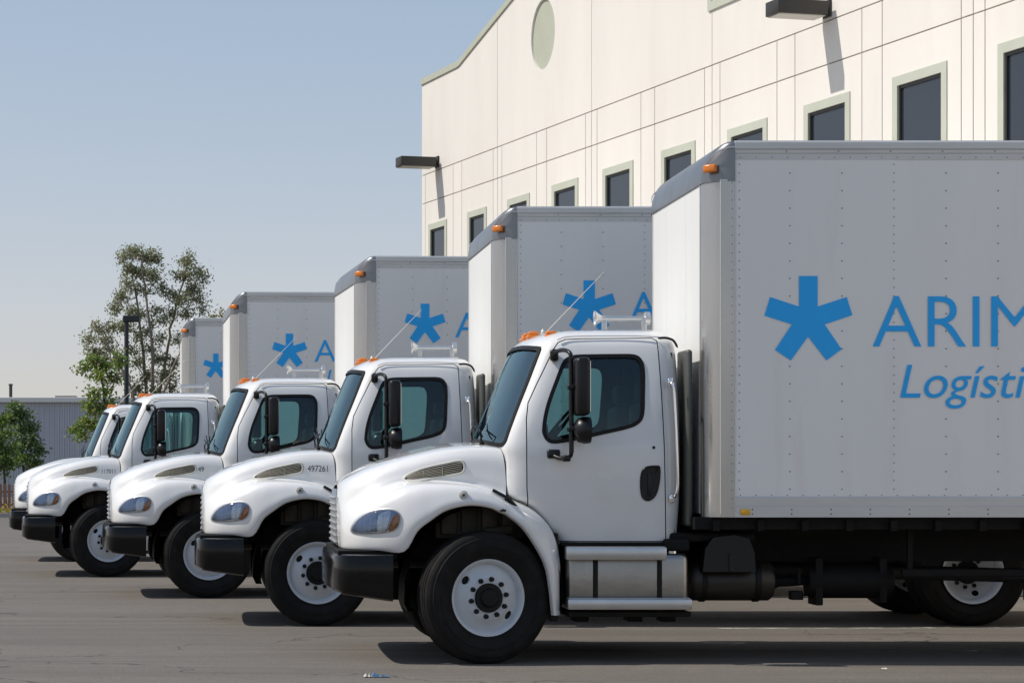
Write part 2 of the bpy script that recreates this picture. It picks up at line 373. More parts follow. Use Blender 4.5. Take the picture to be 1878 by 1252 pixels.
    for y in (-.5, -.25, 0, .25, .5):
        m = MB(); m.rbox((-1.105, y - .012, .89), (-1.05, y + .012, 1.27 if abs(y) > .4 else 1.335), .006); m.obj('grille_upright', 'soft_chrome', grille, smooth=40)
    # ---- bumper
    pl = spline([(-1.175,0),(-1.17,.5),(-1.155,.9),(-1.13,1.06),(-1.08,1.15),(-.99,1.175),(-.88,1.18),(-.70,1.18)], 5)
    path = [(x, -y) for x, y in pl[::-1]] + [(x, y) for x, y in pl[1:]]
    rows = []
    for dz, ins in ((0, .10), (0, .03), (-.008, .008), (-.024, 0), (-.12, -.006), (-.27, -.004), (-.345, .012), (-.36, .04), (-.36, .10)):
        row = []
        for i, (x, y) in enumerate(path):
            a, b = path[max(i - 1, 0)], path[min(i + 1, len(path) - 1)]
            t = Vector((b[0] - a[0], b[1] - a[1])).normalized(); nx, ny = t.y, -t.x
            if x > -1.1: nx, ny = 0, (-1 if y > 0 else 1)
            low = max(0, min(1, (-x - .72) / .45)) * .065 if dz < -.3 else 0
            row.append((x + nx * ins * (1 if nx > 0 else 1), y + ny * ins, .838 + dz + low))
        rows.append(row)
    m = MB(); m.grid(rows); m.obj('bumper', 'bumper_black', T, smooth=40)
    m = MB(); m.rbox((-1.12, -1.05, .80), (-.66, 1.05, .868), .01); m.rbox((-1.08, -.9, .60), (-.80, .9, .80), .03)
    m.obj('bumper_backing', 'frame_black', T)

    # ---- cab shell
    LV = [(.90,.62,.62,1.49,.97),(.93,.585,.585,1.53,1.0),(1.20,.345,.345,1.55,1.015),(1.30,.19,.205,1.553,1.02),(1.55,.12,.195,1.556,1.022),(1.65,.055,.182,1.556,1.02),
          (1.72,.035,.195,1.556,1.014),(1.86,.092,.25,1.556,1.002),(2.0,.15,.307,1.555,.984),(2.15,.212,.368,1.553,.957),(2.3,.275,.425,1.55,.924),(2.42,.328,.472,1.545,.892),(2.49,.375,.51,1.535,.86),
          (2.54,.44,.565,1.51,.80),(2.575,.53,.64,1.47,.70),(2.597,.66,.74,1.40,.50),(2.606,.85,.88,1.22,.22)]
    def shell(off):                                            # off > 0 grows the cab, off < 0 shrinks it evenly
        P = []; d = -off; zl, zh = LV[0][0], LV[-1][0]
        for (z, xc, xs, xr, w) in LV:
            xc, xs, xr, w = xc + d, xs + d, xr - d, max(.05, w - d); z = zl + d + (z - zl) * (zh - zl - 2 * d) / (zh - zl)
            half = [(xc, 0), (xc + (xs - xc) * .12, .35 * w), (xc + (xs - xc) * .45, .70 * w), (xs - .005, w - .10), (xs + .035, w - .045), (xs + .10, w - .014), (xs + .22, w), ((xs + xr) / 2, w + .004),
                    (xr - .26, w), (xr - .13, w - .012), (xr - .045, w - .055), (xr - .006, w - .14), (xr, w * .6), (xr, 0)]
            if w < .4: half = [(xc + (xr - xc) * (1 - math.cos(math.pi * k / 13)) / 2, w * math.sin(math.pi * k / 13)) for k in range(14)]
            sp = spline([(a, max(b, 0), z) for a, b in half], 3)
            P.append([(x, -y, zz) for x, y, zz in sp] + [(x, y, zz) for x, y, zz in sp[::-1][1:-1]])
        cols = [spline([row[j] for row in P], 3) for j in range(len(P[0]))]
        G = [[c[i] for c in cols] for i in range(len(cols[0]))]
        m = MB(); m.grid(G, wrap=True); k = len(G[0])
        m.f.append(list(range(k))[::-1]); m.m.append(0); o = (len(G) - 1) * k; m.f.append([o + i for i in range(k)]); m.m.append(0)
        return m
    def solid(o, i, m0='white_paint', m1='interior_dark'):
        a = shell(o).mesh('solid', [m0, m1]); b = shell(i); b.m = [1] * len(b.m)
        return boolean(a, b.mesh('inner', [m0, m1]), 'DIFFERENCE')
    door_o = [(.360,1.195),(.347,1.35),(.345,1.60),(.347,1.88),(.364,2.006),(.44,2.165),(.575,2.43),(.61,2.478),(.667,2.502),(.80,2.508),(1.28,2.512),(1.345,2.512),(1.378,2.49),(1.385,2.3),(1.405,1.7),(1.422,.936),(.605,.936)]
    win_o = ring_poly([(.469,1.824),(.470,1.767),(.503,1.711),(.575,1.694),(.773,1.729),(.95,1.768),(1.126,1.808),(1.211,1.848),(1.25,1.915),(1.262,2.08),(1.268,2.25),(1.253,2.333),(1.197,2.380),(1.05,2.384),(.88,2.382),(.743,2.378),(.672,2.358),(.631,2.312),(.575,2.18),(.518,2.036),(.484,1.92)], 3)
    ws_o = ring_poly([(0,1.715),(.45,1.700),(.78,1.675),(.885,1.668),(.935,1.70),(.932,1.76),(.905,1.95),(.865,2.2),(.828,2.39),(.80,2.438),(.74,2.455),(.4,2.478),(0,2.482),(-.4,2.478),(-.74,2.455),(-.80,2.438),(-.828,2.39),(-.865,2.2),(-.905,1.95),(-.932,1.76),(-.935,1.70),(-.885,1.668),(-.78,1.675),(-.45,1.700)], 2)
    def pr(poly, a, b, axis='y'):
        m = MB(); m.prism(poly, a, b, axis); return m.mesh('p', 'interior_dark')
    body = solid(0, -.035)
    for s in (-1, 1): body = boolean(body, pr(inset(door_o, -.006), s * .72, s * 1.4), 'DIFFERENCE')
    body = boolean(body, pr(ws_o, -.4, .78, 'x'), 'DIFFERENCE')
    sm(body, 35); cab = ob('cab', body, T)
    dr = boolean(solid(.0, -.035), pr(inset(door_o, .002), -.72, -1.4), 'INTERSECT')
    dr = boolean(dr, pr(win_o, -.5, -1.4), 'DIFFERENCE'); sm(dr, 35)
    gl = boolean(solid(-.008, -.013, 'cab_glass', 'cab_glass'), pr(inset(win_o, -.002), -.5, -1.4), 'INTERSECT'); sm(gl, 35)
    se = boolean(boolean(solid(.005, -.02, 'rubber_black', 'rubber_black'), pr(inset(win_o, -.004), -.5, -1.4), 'INTERSECT'), pr(inset(win_o, .026), -.4, -1.5), 'DIFFERENCE'); sm(se, 35)
    js = boolean(boolean(solid(-.022, -.034, 'rubber_black', 'rubber_black'), pr(inset(door_o, -.03), -.5, -1.4), 'INTERSECT'), pr(inset(door_o, .03), -.4, -1.5), 'DIFFERENCE')
    wg = boolean(solid(-.008, -.014, 'windscreen_glass', 'windscreen_glass'), pr(inset(ws_o, -.002), -.4, .78, 'x'), 'INTERSECT'); sm(wg, 35)
    wf = boolean(boolean(solid(.005, -.02, 'rubber_black', 'rubber_black'), pr(inset(ws_o, -.003), -.4, .78, 'x'), 'INTERSECT'), pr(inset(ws_o, .028), -.5, .9, 'x'), 'DIFFERENCE'); sm(wf, 35)
    ob('windscreen', wg, cab); ob('windscreen_seal', wf, cab); ob('door_seal', js, cab); ob('door_seal', mirror_mesh(js, 'door_seal'), cab)
    for s in (-1, 1):
        f = (lambda me, n: me) if s < 0 else mirror_mesh
        door = ob('door', f(dr, 'door'), T); ob('window', f(gl, 'window'), door); ob('window_seal', f(se, 'window_seal'), door)
        hx = ring_poly([(1.235,1.27),(1.218,1.36),(1.225,1.46),(1.26,1.51),(1.34,1.52),(1.375,1.505),(1.372,1.40),(1.345,1.295),(1.29,1.248)], 3)
        g = []; y0 = 1.0225
        for t, d in ((1.02, -.004), (1.0, .006), (.97, .010), (.93, .009), (.88, .003), (.5, .002), (.05, .002)):
            cx, cz = 1.295, 1.385; g.append([(cx + (p[0] - cx) * t, s * (y0 + d), cz + (p[1] - cz) * t) for p in hx])
        m = MB(); m.grid(g, wrap=True); m.rbox((1.275, s * 1.02, 1.28), (1.305, s * 1.034, 1.46), .006)
        m.obj('door_handle', 'black_plastic', door, smooth=40)
        m = MB(); m.lathe([(0, .012), (.004 * s, .010), (.005 * s, .001)], 10, (1.325, s * 1.022, 1.66)); m.obj('lock', 'rubber_black', door)
        # grab handle behind the door
        m = MB(); gx = 1.455
        m.tube(spline([(gx, s*1.0, 2.165), (gx+.005, s*1.05, 2.15), (gx+.02, s*1.062, 2.08), (gx+.035, s*1.07, 1.75), (gx+.045, s*1.07, 1.38), (gx+.03, s*1.06, 1.30), (gx+.015, s*1.01, 1.27)], 5), .013, 8)
        for z, x in ((2.165, gx), (1.265, gx + .012)): m.rbox((x - .022, s * .985, z - .03), (x + .022, s * 1.02, z + .03), .008)
        m.obj('grab_handle', 'chrome', cab, smooth=50)
        # mirrors on a pole
        yp = 1.20
        m = MB()
        m.tube(spline([(.555, s*.93, 2.375), (.585, s*1.0, 2.405), (.625, s*1.12, 2.405), (.655, s*yp, 2.37), (.659, s*yp, 2.28)], 4), .017, 8)
        m.tube([(.659, s*yp, 2.29), (.662, s*yp, 1.62)], .019, 8)
        m.tube(spline([(.662, s*yp, 1.63), (.655, s*1.17, 1.59), (.60, s*1.10, 1.575), (.54, s*1.02, 1.60)], 4), .017, 8)
        m.rbox((.535, s * .90, 2.33), (.60, s * .96, 2.425), .02); m.rbox((.50, s * 1.0, 1.575), (.60, s * 1.05, 1.645), .015); m.rbox((.60, s * 1.10, 1.55), (.66, s * 1.19, 1.60), .012)
        for z in (2.12, 1.80): m.rbox((.63, s * (yp - .025), z - .02), (.70, s * (yp + .04), z + .02), .01)
        mi = m.obj('mirror_arm', 'black_plastic', T, smooth=50)
        m = MB(); m.rbox((.682, s * 1.10, 1.90), (.795, s * 1.31, 2.345), .035, 3); mh = m.obj('mirror_head', 'black_plastic', mi, smooth=50)
        m = MB(); m.box((.793, s * 1.125, 1.93), (.7965, s * 1.285, 2.315)); m.obj('mirror_glass', 'chrome', mi)
        m = MB(); m.lathe([(-.115, .001), (-.11, .05), (-.08, .092), (-.03, .105), (.015, .10), (.015, .001)], 20, (.79, s * 1.205, 1.79), 'x')
        m.obj('convex_mirror', 'black_plastic', mi, smooth=50)
    # ---- inside the cab
    m = MB(); m.rbox((.24, -.93, 1.35), (.52, .93, 1.66), .06, 3); m.rbox((.18, -.9, 1.56), (.42, .9, 1.70), .05, 3); m.rbox((.25, -.80, 1.68), (.50, -.35, 1.76), .05, 3); m.obj('dashboard', 'dash_grey', cab, smooth=50)
    m = MB(); m.box((.42, -.95, .99), (1.50, .95, 1.03)); m.box((1.47, -.86, 1.03), (1.50, .86, 2.40)); m.obj('cab_lining', 'interior_dark', cab)
    for y in (-.52, .52):
        m = MB(); m.rbox((.85, y - .25, 1.18), (1.32, y + .25, 1.42), .06, 3); m.rbox((1.25, y - .24, 1.36), (1.40, y + .24, 2.02), .06, 3); m.rbox((1.28, y - .14, 2.03), (1.38, y + .14, 2.20), .05, 3); m.rbox((.95, y - .2, 1.03), (1.25, y + .2, 1.18), .02)
        m.obj('seat', 'interior_grey', cab, smooth=50)
    m = MB(); ang = R(38); c = Vector((.64, -.52, 1.80))
    ca, sa = math.cos(ang), math.sin(ang)
    pts = [c + Vector((-math.sin(t) * .22 * sa * -1, math.cos(t) * .22, math.sin(t) * .22 * ca)) for t in [k * 2 * math.pi / 28 for k in range(29)]]
    m.tube(pts, .014, 6, cap=False)
    for t in (R(20), R(160), R(270)): m.tube([c, c + Vector((math.sin(t) * .22 * sa, math.cos(t) * .22, math.sin(t) * .22 * ca))], .012, 5)
    m.tube([c, c + Vector((-.25, 0, -.25))], .03, 8); m.obj('steering_wheel', 'black_plastic', cab, smooth=50)
    for s in (-1, 1):
        m = MB(); m.tube(spline([(1.385, s*.868, 2.512), (1.45, s*.86, 2.515), (1.51, s*.845, 2.495), (1.545, s*.835, 2.44)], 4), [.004]+[.010]*11+[.004], 5); m.obj('roof_gutter', 'rubber_black', cab, smooth=50)
        m = MB(); m.tube(spline([(.60, s*.872, 2.50), (.68, s*.862, 2.525), (.9, s*.86, 2.532), (1.2, s*.86, 2.532), (1.40, s*.865, 2.522)], 4), .006, 5); m.obj('drip_rail', 'white_paint', cab, smooth=50)
    # ---- cab roof furniture
    for y, x in ((-.62, .585), (-.22, .50), (0, .49), (.22, .50), (.62, .585)):
        z = 2.565 if abs(y) < .5 else 2.545
        m = MB(); m.rbox((x - .055, y - .045, z - .02), (x + .06, y + .045, z + .010), .010); b = m.obj('lamp_base', 'amber', cab, smooth=50)
        m = MB(); m.rbox((x - .042, y - .036, z + .006), (x + .045, y + .036, z + .040), .026, 3); m.obj('roof_marker_lamp', 'amber', cab, smooth=60)
    m = MB(); hz = 2.705; hy = -.30
    m.lathe([(0, .062), (.012, .06), (.03, .04), (.06, .026), (.12, .021), (.33, .017), (.40, .019)], 20, (.98, hy, hz), 'x')
    m.lathe([(.40, .001), (.40, .03), (.405, .052), (.445, .052), (.45, .001)], 16, (.98, hy, hz), 'x'); m.lathe([(.012, .055), (.05, .002)], 16, (.98, hy, hz), 'x')
    for x in (1.06, 1.38): m.rbox((x - .02, hy - .02, 2.595), (x + .02, hy + .02, hz), .006)
    m.rbox((.99, hy - .04, 2.597), (1.44, hy + .04, 2.61), .005)
    m.obj('air_horn', 'soft_chrome', cab, smooth=40)
    m = MB(); m.tube([(.60, -.05, 2.58), (1.10, -.05, 3.10)], [.004, .002], 5); m.lathe([(-.02, .02), (.03, .016), (.05, .004)], 10, (.60, -.05, 2.585), 'z'); m.obj('antenna', 'vent_surround', cab)
    # wipers
    for y0, y1 in ((-.62, -.10), (.05, .60)):
        m = MB()
        a = Vector((.085, y0, 1.70)); b = Vector((.075 if abs(y1) < .3 else .16, y1, 1.86))
        m.tube([a + Vector((-.045, 0, -.01)), a + Vector((-.055, .01, .09)), (a + b) / 2 + Vector((-.06, 0, .05)), b + Vector((-.055, 0, 0))], .008, 5)
        m.tube([(a + b) / 2 + Vector((-.03, -.22, -.03)), b + Vector((-.03, .1, .05))], .007, 5)
        m.lathe([(-.03, .02), (.02, .018), (.024, .001)], 8, a + Vector((-.045, 0, -.01)), 'z')
        m.obj('wiper', 'rubber_black', cab)
    # vertical intake stack between cab and box
    m = MB(); m.rbox((1.58, -1.0, 1.05), (1.632, -.62, 2.42), .035, 3); m.obj('air_stack', 'stack_grey', T, smooth=50)
    m = MB(); m.rbox((1.575, .5, 1.05), (1.645, .9, 2.44), .035, 3); m.obj('air_stack', 'stack_grey', T, smooth=50)

    # ---- chassis
    m = MB()
    for y in (-.43, .43): m.box((-1.0, y - .04, .76), (8.9, y + .04, 1.02))
    for x in (-.9, .6, 1.7, 2.9, 4.2, 5.4, 7.2, 8.6): m.box((x, -.39, .80), (x + .08, .39, .98))
    m.obj('frame', 'frame_black', T)
    m = MB(); m.box((1.62, -1.14, 1.03), (9.15, 1.14, 1.123))
    for k in range(22): x = 1.75 + k * .34; m.box((x, -1.19, 1.02), (x + .05, 1.19, 1.10))
    m.box((1.60, -.62, .98), (9.1, -.50, 1.04)); m.box((1.60, .50, .98), (9.1, .62, 1.04)); m.obj('floor_beams', 'frame_black', T)
    m = MB(); m.rbox((-.85, -.34, .70), (.30, .34, 1.28), .05); m.rbox((.2, -.25, .55), (1.2, .25, .95), .05); m.tube([(1.0, 0, .72), (6.2, 0, .58)], .06, 10)
    m.tube([(0, -1.0, .50), (0, 1.0, .50)], .06, 8); m.obj('drivetrain', 'engine_dark', T, smooth=40)
    m = MB()
    for k in range(4): m.rbox((-.30 + k * .16, -.80 + (k % 2) * .03, .98), (-.17 + k * .16, -.60, 1.24), .02)
    m.rbox((-.34, -.74, .95), (.36, -.55, 1.22), .02); m.tube([(.05, -.82, 1.0), (.25, -.82, 1.02)], .04, 8); m.obj('engine_cover', 'engine_brown', T, smooth=40)
    for s in (-1, 1):                                           # wheel well lining
        g = []
        for k in range(19):
            t = R(-32 + k * 245 / 18 - 0); r = .66
            g.append([(r * math.cos(t) * -1 * .93, s * w, max(.40, .52 + r * math.sin(t) * 1.04)) for w in (.50, .8, 1.10)])
        m = MB(); m.grid(g); m.grid([[(x, s * .50, z), (x, s * .50, .78)] for (x, _, z) in [q[0] for q in g]]); m.obj('wheel_well', 'frame_black', T, smooth=60, recalc=False)
        m = MB(); m.rbox((.52, s * .60, .32), (.585, s * 1.04, 1.0), .01); m.obj('splash_guard', 'rubber_black', T)
        # fuel tank with steps
        m = MB(); x0, x1 = .645, 1.59; m.rbox((x0, s * .55, .40), (x1, s * 1.06, .845), .05, 3); tank = m.obj('fuel_tank', 'tank_aluminium', T, smooth=50)
        for x in (.868, 1.362):
            m = MB(); m.rbox((x - .022, s * .54, .39), (x + .022, s * 1.075, .86), .02); m.obj('tank_strap', 'rubber_black', tank)
        for z, xa, xb, w in ((.795, .630, 1.40, 1.165), (.415, .640, 1.592, 1.175)):
            m = MB(); m.rbox((xa, s * 1.03, z), (xb, s * w, z + (.10 if z > .6 else .085)), .012)
            for k in range(5): m.box((xa + .01, s * (1.05 + k * .022), z + (.10 if z > .6 else .085)), (xb - .01, s * (1.058 + k * .022), z + (.103 if z > .6 else .088)))
            m.obj('step', 'step_aluminium', tank, smooth=40)
        m = MB(); m.lathe([(-.04, .045), (.03, .045), (.04, .03), (.04, .001)], 16, (1.47, s * .98, .86), 'z'); m.obj('filler_cap', 'chrome', tank, smooth=40)
        m = MB(); m.rbox((.61, s * .6, .895), (1.44, s * 1.02, .928), .01); m.rbox((1.40, s * .6, .86), (1.60, s * 1.05, .955), .02); m.rbox((1.45, s * .5, .93), (2.12, s * .98, 1.0), .02); m.obj('cab_sill', 'frame_black', T)
        m = MB(); m.rbox((.655, s * .58, .355), (1.60, s * 1.09, .398), .008)
        for x in (.74, 1.16, 1.42): m.rbox((x, s * .6, .30), (x + .12, s * .8, .36), .01)
        m.obj('tank_bracket', 'frame_black', T)
    # battery box, muffler and air tanks along the frame
    m = MB(); m.prism([(1.70,.70),(1.72,.88),(1.78,.965),(1.95,.985),(2.06,.955),(2.10,.85),(2.11,.70)], -1.04, -.5); m.rbox((1.90, -1.055, .70), (1.93, -1.03, .84), .006); m.obj('battery_box', 'black_plastic', T)
    m = MB(); m.lathe([(0, .001), (.0, .13), (.03, .155), (.62, .155), (.65, .13), (.65, .001)], 24, (1.64, -.78, .62), 'x'); tk = m.obj('air_tank', 'tank_dark', T, smooth=40)
    for x in (1.74, 2.16): m = MB(); m.lathe([(-.02, .16), (-.02, .165), (.02, .165), (.02, .16)], 24, (x, -.78, .62), 'x'); m.obj('tank_band', 'rubber_black', tk, smooth=40)
    m = MB(); m.lathe([(0, .001), (0, .12), (.04, .14), (.62, .14), (.66, .12), (.66, .001)], 24, (2.58, -.72, .62), 'x')
    m.rbox((2.62, -.85, .43), (2.68, -.60, .80), .01); m.rbox((3.12, -.85, .45), (3.18, -.60, .80), .01); m.tube([(2.2, -.7, .60), (2.6, -.7, .62)], .04, 8); m.rbox((2.44, -.8, .47), (2.54, -.7, .54), .01); m.tube([(2.52, -.75, .505), (2.65, -.75, .52)], .012, 6)
    m.tube([(2.50, -.8, .72), (2.50, -.8, .60)], .018, 6); m.obj('muffler', 'frame_black', T, smooth=40)
    m = MB(); m.rbox((3.25, -1.0, .66), (5.55, -.95, .72), .01); m.box((3.3, -.98, .70), (3.34, -.94, 1.05)); m.box((5.4, -.98, .70), (5.44, -.94, 1.05)); m.obj('side_rail', 'frame_black', T)

    # ---- cargo box
    RX, RZ0, RZ1 = 9.25, 1.125, 4.0
    m = MB(); m.box((1.95, -1.20, 1.13), (RX - .02, 1.20, 3.94)); cargo = m.obj('cargo_box', 'interior_dark', T)
    m = MB(); m.box((1.90, -1.17, 3.962), (RX, 1.17, 3.985)); m.obj('roof', 'box_white', cargo)
    edges = [1.90, 3.094, 4.294, 5.494, 6.694, 7.894, RX]
    for s in (-1, 1):
        for k in range(6):
            o = .0 if k % 2 else .002
            m = MB(); m.box((edges[k], s * 1.19, 1.275), (edges[k + 1] + (.018 if k % 2 == 0 and k < 5 else -.0005), s * (1.2165 + o), 3.87)); m.obj('side_panel', 'box_white', cargo)
        m = MB(); m.prism([(s*1.195,3.855),(s*1.221,3.855),(s*1.221,3.90),(s*1.226,3.905),(s*1.226,3.93),(s*1.236,3.937),(s*1.236,3.985),(s*1.225,4.0),(s*1.16,4.0),(s*1.16,3.99),(s*1.195,3.98)], 1.905, RX, 'x'); m.obj('top_rail', 'rail_grey', cargo)
        m = MB(); m.prism([(s*1.195,1.125),(s*1.228,1.125),(s*1.228,1.205),(s*1.223,1.21),(s*1.223,1.275),(s*1.219,1.285),(s*1.195,1.285)], 1.905, RX, 'x'); m.obj('bottom_rail', 'rail_grey', cargo)
        # corner post
        arc = [(1.904, 1.228), (1.80, 1.226), (1.792, 1.223)] + [(1.90 - .21 * math.sin(t) - .0, 1.222 - .21 + .21 * math.cos(t)) for t in [R(28 + k * 62 / 10) for k in range(11)]] + [(1.69, .985)]
        g = [[(x, s * w, z) for x, w in arc] for z in (1.125, 2.0, 2.9, 3.705)]
        m = MB(); m.grid(g); m.grid([[(x + (.03 if x < 1.8 else 0), s * (w - .03), z) for x, w in arc] for z in (1.125, 3.705)]); m.obj('corner_post', 'aluminium', cargo, smooth=25)
        m = MB(); m.tube([(1.690, s * .985, 1.15), (1.690, s * .985, 3.70)], .006, 5); m.tube([(1.797, s * 1.228, 1.15), (1.797, s * 1.228, 3.70)], .004, 4); m.obj('post_bead', 'rail_grey', cargo)
        # rivets
        m = MB()
        def rivet(x, z, r=.0065, y=1.2195):
            v = [(x + r * math.cos(k * math.pi / 3), s * y, z + r * math.sin(k * math.pi / 3)) for k in range(6)] + [(x, s * (y + .004), z)]
            m.add(v, [(k, (k + 1) % 6, 6) for k in range(6)])
        for k in range(18):
            x = 1.90 + .03 + k * .398; dense = k % 3 == 0; dz = .067 if dense else .134; n = int(2.5 / dz)
            for q in range(n + 1): rivet(x + (.012 if k == 0 else 0), 1.34 + q * dz, .005 if dense else .006)
        for k in range(60): rivet(1.95 + k * .12, 1.294, .0045); rivet(1.95 + k * .12, 3.872, .0045, 1.2225)
        for k in range(24):
            for z in (1.150, 1.185): rivet(2.04 + k * .30, z, .007, 1.2285)
            rivet(2.30 + k * .398, 3.918, .006, 1.2268)
        for q in range(38): rivet(1.885, 1.2 + q * .067, .0045, 1.2285)
        m.obj('rivets', 'rivet_grey', cargo, kind='stuff', recalc=False)
        for x in (1.985, 5.3): m = MB(); m.rbox((x - .037, s * 1.224, 1.142), (x + .037, s * 1.238, 1.188), .006); m.obj('reflector', 'reflector_amber', cargo, smooth=40)
    for y0, y1 in ((-.99, -.40), (-.397, .397), (.40, .99)):
        m = MB(); m.box((1.692, y0, 1.15), (1.71, y1, 3.72)); m.obj('front_panel', 'front_panel_white', cargo)
    m = MB(); m.box((RX, -1.225, 1.125), (RX + .05, 1.225, 4.0)); m.obj('rear_frame', 'rail_grey', cargo)
    # rounded front cap
    g = []; lv = [3.69, 3.70] + [3.70 + .30 * math.sin(R(a)) for a in range(6, 91, 7)] + [4.0]
    for z in lv:
        u = max(0, min(1, (z - 3.70) / .30)); xf = 1.682 + .222 * (1 - math.sqrt(max(0, 1 - u * u))); r = max(.004, min(.215, 1.905 - xf))
        wd_ = 1.233 - (.03 * max(0, (u - .9) / .1) ** 2)
        half = [(1.908, wd_)] + [(xf + r - r * math.sin(t), wd_ - r + r * math.cos(t)) for t in [R(k * 90 / 10) for k in range(11)]] + [(xf, .5), (xf, 0)]
        g.append([(x, -w, z) for x, w in half] + [(x, w, z) for x, w in half[::-1][1:]])
    m = MB(); m.grid(g); m.obj('front_cap', 'cap_grey', cargo, smooth=40)
    for s in (-1, 1):
        m = MB(); m.tube([(1.70 + .21 * (1 - math.cos(t)), s * (1.232 - .16 * (1 - math.sin(t)) ** 2), 3.80 + .15 * math.sin(t)) for t in [R(k * 90 / 12) for k in range(13)]], .006, 5); m.obj('cap_bead', 'rail_grey', cargo, smooth=50)
        if s > 0: continue
        c = Vector((1.725, s * 1.19, 3.79)); m = MB(); m.rbox((-.052, -.024, -.03), (.052, .024, .03), .010, 2)
        mtx = Matrix.Translation(c) @ Matrix.Rotation(s * R(38), 4, 'Z'); m.v = [tuple(mtx @ Vector(p)) for p in m.v]; m.obj('marker_light', 'amber', cargo, smooth=50)
    # ---- wheels
    def wheel_meshes():
        m = MB(); o = .14                                        # outer face at -y
        prof = [(-.085,.272),(-.105,.30),(-.112,.315),(-.110,.320),(-.125,.345),(-.136,.385),(-.141,.389),(-.141,.396),(-.137,.400),(-.14,.43),(-.137,.449),(-.140,.452),(-.138,.458),(-.132,.462),(-.130,.472),(-.124,.488),(-.112,.50)]
        tr = [(-.112,.502),(-.098,.506),(-.078,.508),(-.076,.494),(-.066,.494),(-.064,.509),(-.038,.510),(-.036,.495),(-.026,.495),(-.024,.510),(-.005,.510)]
        full = prof + tr; full = full + [(-a, r) for a, r in full[::-1]]
        m.lathe(full, 72); tyre = m.mesh('tyre', 'tyre_rubber', 30)
        m = MB()
        m.lathe([(.10,.28),(-.09,.282),(-.108,.298),(-.112,.296),(-.108,.284),(-.095,.27),(-.07,.262),(-.062,.256),(-.066,.246),(-.092,.20),(-.105,.178),(-.112,.168),(-.114,.155),(-.114,.105),(-.10,.10),(-.10,.085),(-.08,.085),(-.08,.16),(-.04,.25),(.02,.262),(.10,.262)], 56, closed=True)
        rim = m.mesh('wheel', 'wheel_white', None)
        for a in (R(52), R(232)):
            cx, cz = .220 * -math.sin(a) * 1.0, .220 * math.cos(a); p = MB()
            ta = Vector((math.cos(a), 0, math.sin(a))); ra = Vector((-math.sin(a), 0, math.cos(a)))
            pts = [Vector((cx, 0, cz)) + ta * .037 * math.cos(t) + ra * .025 * math.sin(t) for t in [k * math.pi / 8 for k in range(16)]]
            p.prism([(q.x, q.z) for q in pts], -.3, .01); rim = boolean(rim, p.mesh('p', 'wheel_white'), 'DIFFERENCE')
        sm(rim, 35)
        m = MB(); m.lathe([(-.04,.114),(-.125,.113),(-.132,.108),(-.132,.075),(-.150,.068),(-.156,.06),(-.158,.001)], 28); m.lathe([(-.055,.26),(-.05,.10)], 24); hub = m.mesh('hub', 'rubber_black', 35)
        m = MB(); m.lathe([(-.113,.0215),(-.118,.0215),(-.12,.018),(-.142,.017),(-.145,.012),(-.145,.001)], 6); nut = m.mesh('lug_nut', 'rubber_black', 30)
        m = MB(); m.lathe([(.10,.28),(-.10,.282),(-.118,.298),(-.122,.296),(-.118,.286),(-.10,.272),(-.02,.262),(.03,.255),(.06,.20),(.062,.09),(.07,.09),(.07,.2),(.04,.262),(.10,.265)], 56, closed=True)
        rear = m.mesh('wheel', 'wheel_white', None)
        for a in (R(20), R(200)):
            cx, cz = .215 * -math.sin(a), .215 * math.cos(a); p = MB(); p.prism([(cx + .034 * math.cos(t), cz + .028 * math.sin(t)) for t in [k * math.pi / 8 for k in range(16)]], -.3, .3); rear = boolean(rear, p.mesh('p', 'wheel_white'), 'DIFFERENCE')
        sm(rear, 35)
        return tyre, rim, hub, nut, rear
    tyre, rim, hub, nut, rear = wheel_meshes()
    def wheel(x, y, side, kind):
        w = ob('wheel', rim if kind == 'front' else rear, T, loc=(x, y, .508), rot=(0, 0, 0 if side < 0 else math.pi))
        ob('tyre', tyre, w)
        off = 0 if kind == 'front' else .17
        if kind != 'inner':
            ob('hub', hub, w, loc=(0, off, 0))
            for k in range(10):
                t = R(9 + k * 36); ob('lug_nut', nut, w, loc=(.144 * math.cos(t), off + .003, .144 * math.sin(t)))
        return w
    for s in (-1, 1):
        wheel(0, s * 1.075, s, 'front'); wheel(6.27, s * 1.08, s, 'rear'); wheel(6.27, s * .76, s, 'inner')
    m = MB(); m.tube([(6.27, -1.0, .51), (6.27, 1.0, .51)], .10, 10); m.lathe([(-.2, .001), (-.18, .15), (0, .22), (.18, .15), (.2, .001)], 16, (6.27, 0, .51), 'x')
    for y in (-.5, .5): m.tube(spline([(5.5, y, .80), (5.9, y, .68), (6.27, y, .64), (6.65, y, .68), (7.1, y, .80)], 4), .05, 6)
    m.obj('rear_axle', 'frame_black', T, smooth=50)
    for s in (-1, 1): m = MB(); m.box((6.95, s * .62, .22), (6.962, s * 1.2, 1.05)); m.obj('mud_flap', 'rubber_black', T)
    return T, proj

